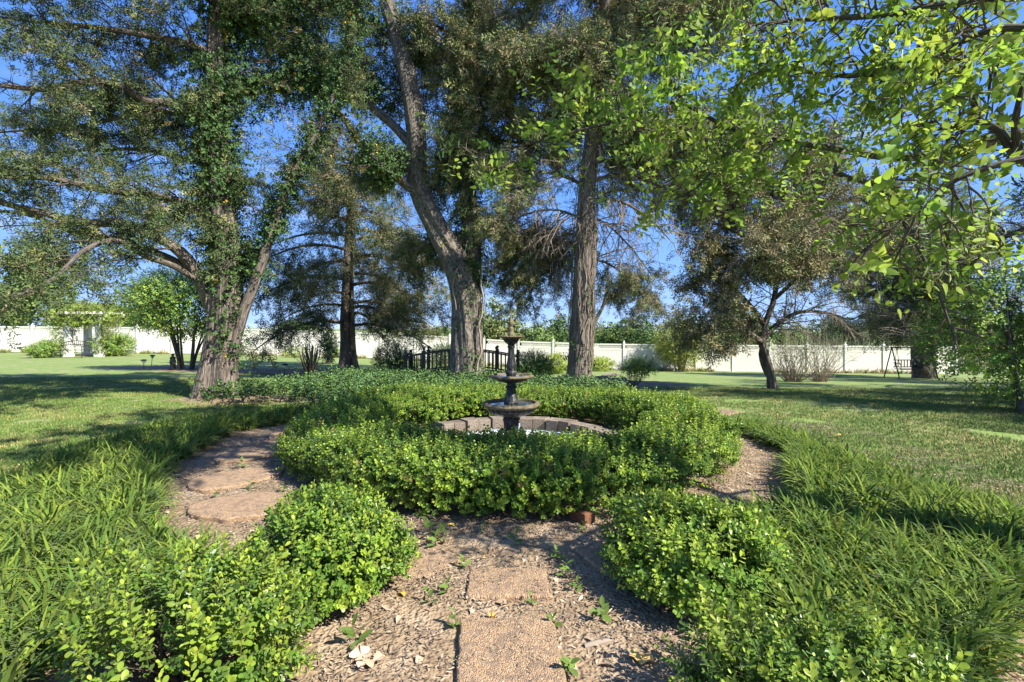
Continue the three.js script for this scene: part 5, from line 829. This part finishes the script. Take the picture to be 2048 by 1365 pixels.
// ------------------------------------------------------------------ pond stones
{
  const rock = (seed, a, b, c) => { const g = new THREE.IcosahedronGeometry(1, 3), p = g.attributes.position; for (let i = 0; i < p.count; i++) { const v = V(p.getX(i), p.getY(i), p.getZ(i)), k = 0.78 + 0.45 * n3(v.clone().multiplyScalar(1.3).addScalar(seed * 7), 1.2); p.setXYZ(i, v.x * k * a, clamp(v.y, -0.6, 0.55) * k * b, v.z * k * c); } g.computeVertexNormals(); return g; };
  const gs = [rock(1, 0.3, 0.12, 0.22), rock(2, 0.24, 0.10, 0.2), rock(3, 0.36, 0.09, 0.24)];
  const words = ['flat grey pond stone at the foot of the shaggy cedar', 'thin pond slab next to the shaggy cedar', 'brown pond stone stacked on the rim', 'flat pond stone in the middle of the rim', 'wide grey pond slab near the twiggy bush', 'tilted pond stone under the twiggy bush', 'small pond stone at the rim', 'pond stone on the bridge side of the cedar', 'flat pond slab below the dense bush', 'low pond stone showing past the dense bush'];
  [[1195, 764], [1208, 770], [1220, 760], [1232, 768], [1246, 774], [1236, 778], [1212, 776], [1128, 764], [1118, 770], [1140, 760]].forEach(([x, y], i) => { const m = mesh('pond_stone', gs[i % 3], M.block[i % 3], scene); m.position.copy(onGround(x, y)).add(V(0, 0.11 + (i % 3 === 2 ? 0.06 : 0), 0)); m.scale.setScalar(1.35); m.rotation.set(R(-0.15, 0.15), R(0, 6), R(-0.15, 0.15)); tag(m, words[i], 'stone', 'stones edging the pond'); });
}
// ------------------------------------------------------------------ white lattice fence
{ // dry grass along the foot of the fence
  const s = new Scatter(); for (let i = 0; i < 700; i++) { const x = R(-40, 29), z = -34.5 - R(0, 0.4) + (x > 3 ? (x - 3) * 0.075 : 0); if (noiseA(x * 0.7, 3) < 0.35) continue; s.add(drop(x, z), V(R(-0.3, 0.3), 1, R(-0.3, 0.3)).normalize(), R(0.7, 2.0), tint(rnd() < 0.5 ? [0.36, 0.30, 0.15] : [0.20, 0.27, 0.06], 0.3)); }
  tag(s.build('fence_weeds', U.strapB, M.matte, scene), 'dry tufts of unmown grass along the foot of the fence', 'grass', null, 'stuff');
}
M.vinyl = new THREE.MeshStandardMaterial({ map: texture(256, 256, (u, v) => toS(mixc([0.72, 0.67, 0.57], [0.80, 0.755, 0.66], nk(u, v, 64) * 0.5 + nk(u, v, 128) * 0.5)), true), roughness: 0.6 });
{
  const o = thing('lattice_fence', 'long cream vinyl privacy fence with lattice top crossing the far lawn', 'fence'), nodes = [[-41, -35.0], [-0.8, -35.4], [3, -35.0], [29.3, -33.0]], run = [];
  let acc = 0; for (let k = 0; k + 1 < nodes.length; k++) { const [x0, z0] = nodes[k], [x1, z1] = nodes[k + 1], L = Math.hypot(x1 - x0, z1 - z0); while (acc < L) { const t = acc / L; run.push([lerp(x0, x1, t), lerp(z0, z1, t)]); acc += 2.44; } acc -= L; } run.push(nodes[3]);
  const PW = 2.44 - 0.13, boards = [], bw = PW / 15; for (let k = 0; k < 15; k++) boards.push(new THREE.BoxGeometry(bw - 0.006, 1.30, 0.03).translate(-PW / 2 + bw * (k + 0.5), 0.75, 0));
  const field = mergeGeometries([...boards, new THREE.BoxGeometry(PW, 1.30, 0.012).translate(0, 0.75, 0)]), rail = [new THREE.BoxGeometry(PW, 0.14, 0.05).translate(0, 0.11, 0), new THREE.BoxGeometry(PW, 0.11, 0.05).translate(0, 1.45, 0), new THREE.BoxGeometry(PW, 0.09, 0.05).translate(0, 1.80, 0)];
  const lat = []; for (let k = -4; k < 26; k++) for (const s of [1, -1]) { const x = -PW / 2 + k * 0.105 + 0.05, q = new THREE.BoxGeometry(0.034, 0.38, 0.006); q.rotateZ(s * 0.66); q.translate(x, 1.63, s * 0.004); if (x > -PW / 2 + 0.12 && x < PW / 2 - 0.12) lat.push(q); } const lattice = mergeGeometries(lat);
  const postG = mergeGeometries([new THREE.BoxGeometry(0.13, 1.92, 0.13).translate(0, 0.96, 0)]), capG = new THREE.ConeGeometry(0.105, 0.10, 4).rotateY(Math.PI / 4).translate(0, 2.01, 0), ballG = new THREE.SphereGeometry(0.05, 10, 8).translate(0, 2.07, 0), cap = mergeGeometries([capG, new THREE.BoxGeometry(0.17, 0.04, 0.17).translate(0, 1.941, 0), ballG]);
  run.forEach(([x, z], i) => {
    const p = mesh('post', postG, M.vinyl, o); p.position.set(x, ground(x, z) - 0.05, z); mesh('cap', cap, M.vinyl, p);
    if (i + 1 < run.length) { const [x1, z1] = run[i + 1], L = Math.hypot(x1 - x, z1 - z), mx = (x + x1) / 2, mz = (z + z1) / 2, ya = ground(x, z), yb = ground(x1, z1); const q = mesh('panel', field, M.vinyl, o); q.position.set(mx, (ya + yb) / 2, mz); q.rotation.set(0, Math.atan2(-(z1 - z), x1 - x), Math.atan2(yb - ya, L)); q.scale.x = (L - 0.13) / PW; rail.forEach((r) => mesh('rail', r, M.vinyl, q)); mesh('lattice', lattice, M.vinyl, q); }
  });
  const hb = mesh('birdhouse', mergeGeometries([new THREE.BoxGeometry(0.22, 0.4, 0.2).translate(0, 0.2, 0), new THREE.CylinderGeometry(0.001, 0.2, 0.16, 4).rotateY(Math.PI / 4).translate(0, 0.48, 0)]), M.vinyl, scene); const bp = onGround(1191, 740); hb.position.set(bp.x, bp.y + 1.35, bp.z + 0.3); tag(hb, 'little white birdhouse hung on the fence beside the shaggy cedar', 'birdhouse');
}
let PK; M.metal = new THREE.MeshStandardMaterial({ color: new THREE.Color().setRGB(0.03, 0.028, 0.026), roughness: 0.55, metalness: 0.4 });
{ // iron railing past the end of the fence
  const o = thing('iron_railing', 'low dark iron railing running on from the end of the white fence', 'railing'), a = [29.6, -33], b = [42, -36];
  for (let i = 0; i <= 60; i++) { const t = i / 60, x = lerp(a[0], b[0], t), z = lerp(a[1], b[1], t), m = mesh('picket', PK ??= new THREE.CylinderGeometry(0.016, 0.016, 1.05, 6), M.metal, o); m.position.set(x, ground(x, z) + 0.52, z); }
  for (const h of [0.15, 0.98]) { const g = new Geo(), P = []; for (let i = 0; i <= 10; i++) { const t = i / 10, x = lerp(a[0], b[0], t), z = lerp(a[1], b[1], t); P.push(drop(x, z, h)); } tube(g, P, P.map(() => 0.02), 6); mesh('rail', g.build(), M.metal, o); }
}

// ------------------------------------------------------------------ arbor with vines, metal bench
{
  const b = onGround(198, 714), a = onGround(84, 716), D = -b.z, o = thing('arbor', 'white square-posted arbor with climbing vine over its beams', 'arbor', V((a.x + b.x) / 2, b.y, b.z)), X = [(a.x - b.x) / 2, (b.x - a.x) / 2];
  const hp = 2.35; for (const x of X) for (const z of [0, -1.3]) { const p = mesh('post', new RoundedBoxGeometry(0.30, hp, 0.30, 1, 0.015).translate(x, hp / 2 - 0.05, z), M.vinyl, o); mesh('base_trim', new RoundedBoxGeometry(0.38, 0.16, 0.38, 1, 0.01).translate(x, 0.06, z), M.vinyl, p); }
  for (const z of [0, -1.3]) mesh('beam', new THREE.BoxGeometry(X[1] - X[0] + 0.9, 0.2, 0.08).translate(0, hp + 0.06, z), M.vinyl, o);
  for (let i = 0; i < 11; i++) mesh('rafter', new THREE.BoxGeometry(0.06, 0.14, 2.2).translate(lerp(X[0] - 0.3, X[1] + 0.3, i / 10), hp + 0.23, -0.65), M.vinyl, o);
  const s = new Scatter(), vp = V((a.x + b.x) / 2, b.y, b.z); for (let i = 0; i < 2600; i++) { const x = R(X[0] - 0.8, X[1] + 0.6), z = R(-1.8, 0.5), p = V(x, hp + 0.12 + R(-0.55, 0.55) * (0.5 + noiseA(x * 1.5, z)), z); s.add(p, V(R(-1, 1), R(-0.6, 0.8), R(-1, 1)).normalize(), R(1.0, 1.7), tint(rnd() < 0.5 ? LIME : OLIVE, 0.3)); }
  for (let i = 0; i < 220; i++) s.add(V(X[1] + R(0.1, 0.5), R(0.9, 2.3), R(-0.4, 0.3)), V(R(-1, 1), -0.6, R(-1, 1)).normalize(), R(0.9, 1.5), tint(OLIVE, 0.3));
  for (let i = 0; i < 420; i++) s.add(V(X[0] + R(-1.0, 0.1), R(0.4, 2.4), R(-0.6, 0.4)), V(R(-1, 1), -0.4, R(-1, 1)).normalize(), R(0.9, 1.5), tint(rnd() < 0.5 ? LIME : OLIVE, 0.3));
  const vo = thing('arbor_vine', 'yellow-green vine heaped over the top of the arbor', 'vine', vp); s.build('leaves', U.shrub, M.matte, vo); const vg = new Geo(); for (const x of X) for (let k = 0; k < 4; k++) { const P = []; for (let i = 0; i <= 10; i++) P.push(V(x + Math.cos(i * 0.9 + k) * 0.19, i / 10 * (hp + 0.2), Math.sin(i * 0.9 + k) * 0.19)); tube(vg, P, P.map(() => 0.015), 5); } mesh('stems', vg.build(), M.twig, vo);
}
function ironFrame(g, list) { for (const [p, r] of list) { const [P, Q] = resample(p.map((q) => V(...q)), [r, r], 0.08); tube(g, P, Q, 7, { cap: true }); } }
{
  const l = onGround(112, 716), r = onGround(178, 716), w = r.x - l.x, o = thing('metal_bench', 'dark wrought metal bench with arched back under the arbor', 'bench', V((l.x + r.x) / 2, l.y, l.z)), hw = w / 2;
  const part = (name, list) => { const g = new Geo(); ironFrame(g, list); return mesh(name, g.build(), M.metal, o); };
  for (const s of [-1, 1]) { part('leg', [[[[s * hw, 0, 0.25], [s * hw, 0.3, 0.25], [s * hw, 0.62, 0.25]], 0.022]]); part('leg', [[[[s * hw, 0, -0.25], [s * hw, 0.45, -0.25], [s * hw, 0.8, -0.32]], 0.022]]); part('armrest', [[[[s * hw, 0.62, 0.27], [s * hw, 0.66, 0], [s * hw, 0.64, -0.27]], 0.022]]); }
  const bk = part('backrest', [[[[-hw, 0.8, -0.32], [-hw * 0.5, 0.90, -0.34], [0, 0.93, -0.34], [hw * 0.5, 0.90, -0.34], [hw, 0.8, -0.32]], 0.022], [[[-hw, 0.66, -0.3], [0, 0.72, -0.31], [hw, 0.66, -0.3]], 0.016]]);
  for (let i = 1; i < 14; i++) { const x = lerp(-hw, hw, i / 14), g = new Geo(); ironFrame(g, [[[[x, 0.68, -0.3], [x + 0.05, 0.78, -0.31], [x, 0.88, -0.33]], 0.012]]); mesh('scroll', g.build(), M.metal, bk); }
  for (let i = 0; i < 6; i++) mesh('slat', new THREE.BoxGeometry(w, 0.015, 0.06).translate(0, 0.43, -0.22 + i * 0.09), M.metal, o);
}
// ------------------------------------------------------------------ garden swing
{
  const l = onGround(1784, 757), r = onGround(1848, 757), S = -l.z / FOCAL, w = (r.x - l.x) / 2, H = 62 * S, o = thing('garden_swing', 'dark metal garden swing with slatted seat hanging from its frame', 'swing', V((l.x + r.x) / 2, l.y, l.z));
  const part = (name, list, p = o) => { const g = new Geo(); ironFrame(g, list); return mesh(name, g.build(), M.metal, p); };
  part('top_bar', [[[[-w - 0.05, H, 0], [0, H, 0], [w + 0.05, H, 0]], 0.028]]);
  for (const s of [-1, 1]) for (const z of [0.5, -0.5]) part('leg', [[[[s * w, 0, z], [s * w, H / 2, z * 0.5], [s * w, H, 0]], 0.026]]);
  for (const s of [-1, 1]) part('chain', [[[[s * w * 0.72, H, 0], [s * w * 0.72, H * 0.6, 0.1], [s * w * 0.72, H * 0.42, 0.2]], 0.01], [[[s * w * 0.72, H, 0], [s * w * 0.72, H * 0.7, -0.08], [s * w * 0.72, H * 0.5, -0.14]], 0.01]]);
  const hs = H * 0.30, ws = w * 0.74; for (let i = 0; i < 6; i++) mesh('seat_slat', new THREE.BoxGeometry(ws * 2, 0.025, 0.06).translate(0, hs, -0.12 + i * 0.075), M.metal, o);
  for (const y of [0.08, 0.42]) part('back_rail', [[[[-ws, hs + y, -0.2], [0, hs + y, -0.21], [ws, hs + y, -0.2]], 0.022]]);
  for (let i = 0; i < 9; i++) mesh('back_slat', new THREE.BoxGeometry(0.04, 0.36, 0.015).translate(lerp(-ws, ws, (i + 0.5) / 9), hs + 0.25, -0.2), M.metal, o);
  for (const s of [-1, 1]) part('armrest', [[[[s * ws, hs + 0.28, -0.2], [s * ws, hs + 0.28, 0.1], [s * ws, hs + 0.24, 0.28]], 0.02], [[[s * ws, hs, 0.26], [s * ws, hs + 0.12, 0.27], [s * ws, hs + 0.24, 0.28]], 0.016]]);
}
// ------------------------------------------------------------------ small garden things
{
  const lantern = (label, px, py, h, lean = 0) => { const p = onGround(px, py), o = thing('path_light', label, 'path light', p, 0, 'solar path lights'); o.rotation.z = lean;
    mesh('stake', new THREE.CylinderGeometry(0.012, 0.01, h, 8).translate(0, h / 2, 0), M.metal, o); mesh('lens', new THREE.CylinderGeometry(0.06, 0.045, 0.09, 14).translate(0, h + 0.045, 0), new THREE.MeshStandardMaterial({ color: new THREE.Color().setRGB(0.6, 0.62, 0.62), roughness: 0.25 }), o);
    mesh('cap', new THREE.LatheGeometry([[0.001, 0.05], [0.05, 0.045], [0.10, 0.02], [0.105, 0.0], [0.09, -0.006], [0.001, -0.004]].map(([r, y]) => new THREE.Vector2(r, y)), 18).translate(0, h + 0.095, 0), M.metal, o); };
  lantern('solar path light leaning by the little statue', 302, 733, 0.34, -0.12); lantern('low solar path light on the mulch of the many-stemmed shrub', 287, 741, 0.26); lantern('solar path light standing alone on the mulch near the pruned shrub', 568, 752, 0.26, -0.08);
  const p = onGround(345, 741), o = thing('garden_statue', 'little dark figure statue on a pedestal under the many-stemmed shrub', 'statue', p), L = (pr) => new THREE.LatheGeometry(pr.map(([r, y]) => new THREE.Vector2(r, y)), 20);
  mesh('pedestal', L([[0.001, 0], [0.14, 0], [0.14, 0.05], [0.10, 0.08], [0.09, 0.25], [0.12, 0.29], [0.001, 0.29]]), M.iron, o); const fg = L([[0.10, 0.285], [0.115, 0.34], [0.09, 0.40], [0.105, 0.45], [0.095, 0.49], [0.04, 0.515], [0.035, 0.53], [0.055, 0.555], [0.06, 0.585], [0.045, 0.615], [0.001, 0.63]]); fg.scale(1, 1, 0.75); mesh('figure', fg, M.iron, o);
  const lg = new Geo(), a = onGround(1303, 735), b = onGround(1338, 741); { const [P, Q] = resample([a.clone().add(V(0, 0.25, 0.2)), a.clone().lerp(b, 0.5).add(V(0, 0.14, 0.2)), b.clone().add(V(0, 0.08, 0.2))], [0.09, 0.1, 0.08], 0.1); tube(lg, P, Q, 10, { cap: true }); } tag(mesh('fallen_log', lg.build(), M.cedarBark, scene), 'rusty brown log lying at the foot of the fence beside the tall fence shrub', 'log');
  // trunk of a bent bare tree seen past the shaggy cedar
  const bt = onGround(1178, 750), T = new Tree('bent_tree', 'thin bent pale tree with hanging twigs just past the shaggy cedar', bt); const m = T.wood([bt, ...pts(-bt.z, [[1180, 690], [1190, 645], [1207, 610], [1216, 560], [1212, 500]])], [0.14, 0.12, 0.1, 0.085, 0.06, 0.02], { sides: 12 }); const q = T.wood(pts(-bt.z, [[1206, 612], [1222, 594, 0.1], [1250, 592, 0.2]]), [0.05, 0.05, 0.015], { sides: 8 });
  T.dress(m, { per: 5, start: 0.3, len: [0.5, 1.2], twigs: 10, sprays: 1, keep: 0.5, hang: 0.9, droop: 1.2, flat: 0.8, col: gcol(OLIVE, 0.3), scale: [0.5, 0.9] }); T.dress(q, { per: 6, len: [0.4, 0.9], twigs: 10, sprays: 1, keep: 0.5, hang: 1, droop: 1.4, col: gcol(OLIVE, 0.3), scale: [0.5, 0.9] }); T.finish(M.hardBark, M.paleTwig, U.shrub, M.matte);
}

renderer.render(scene, camera);
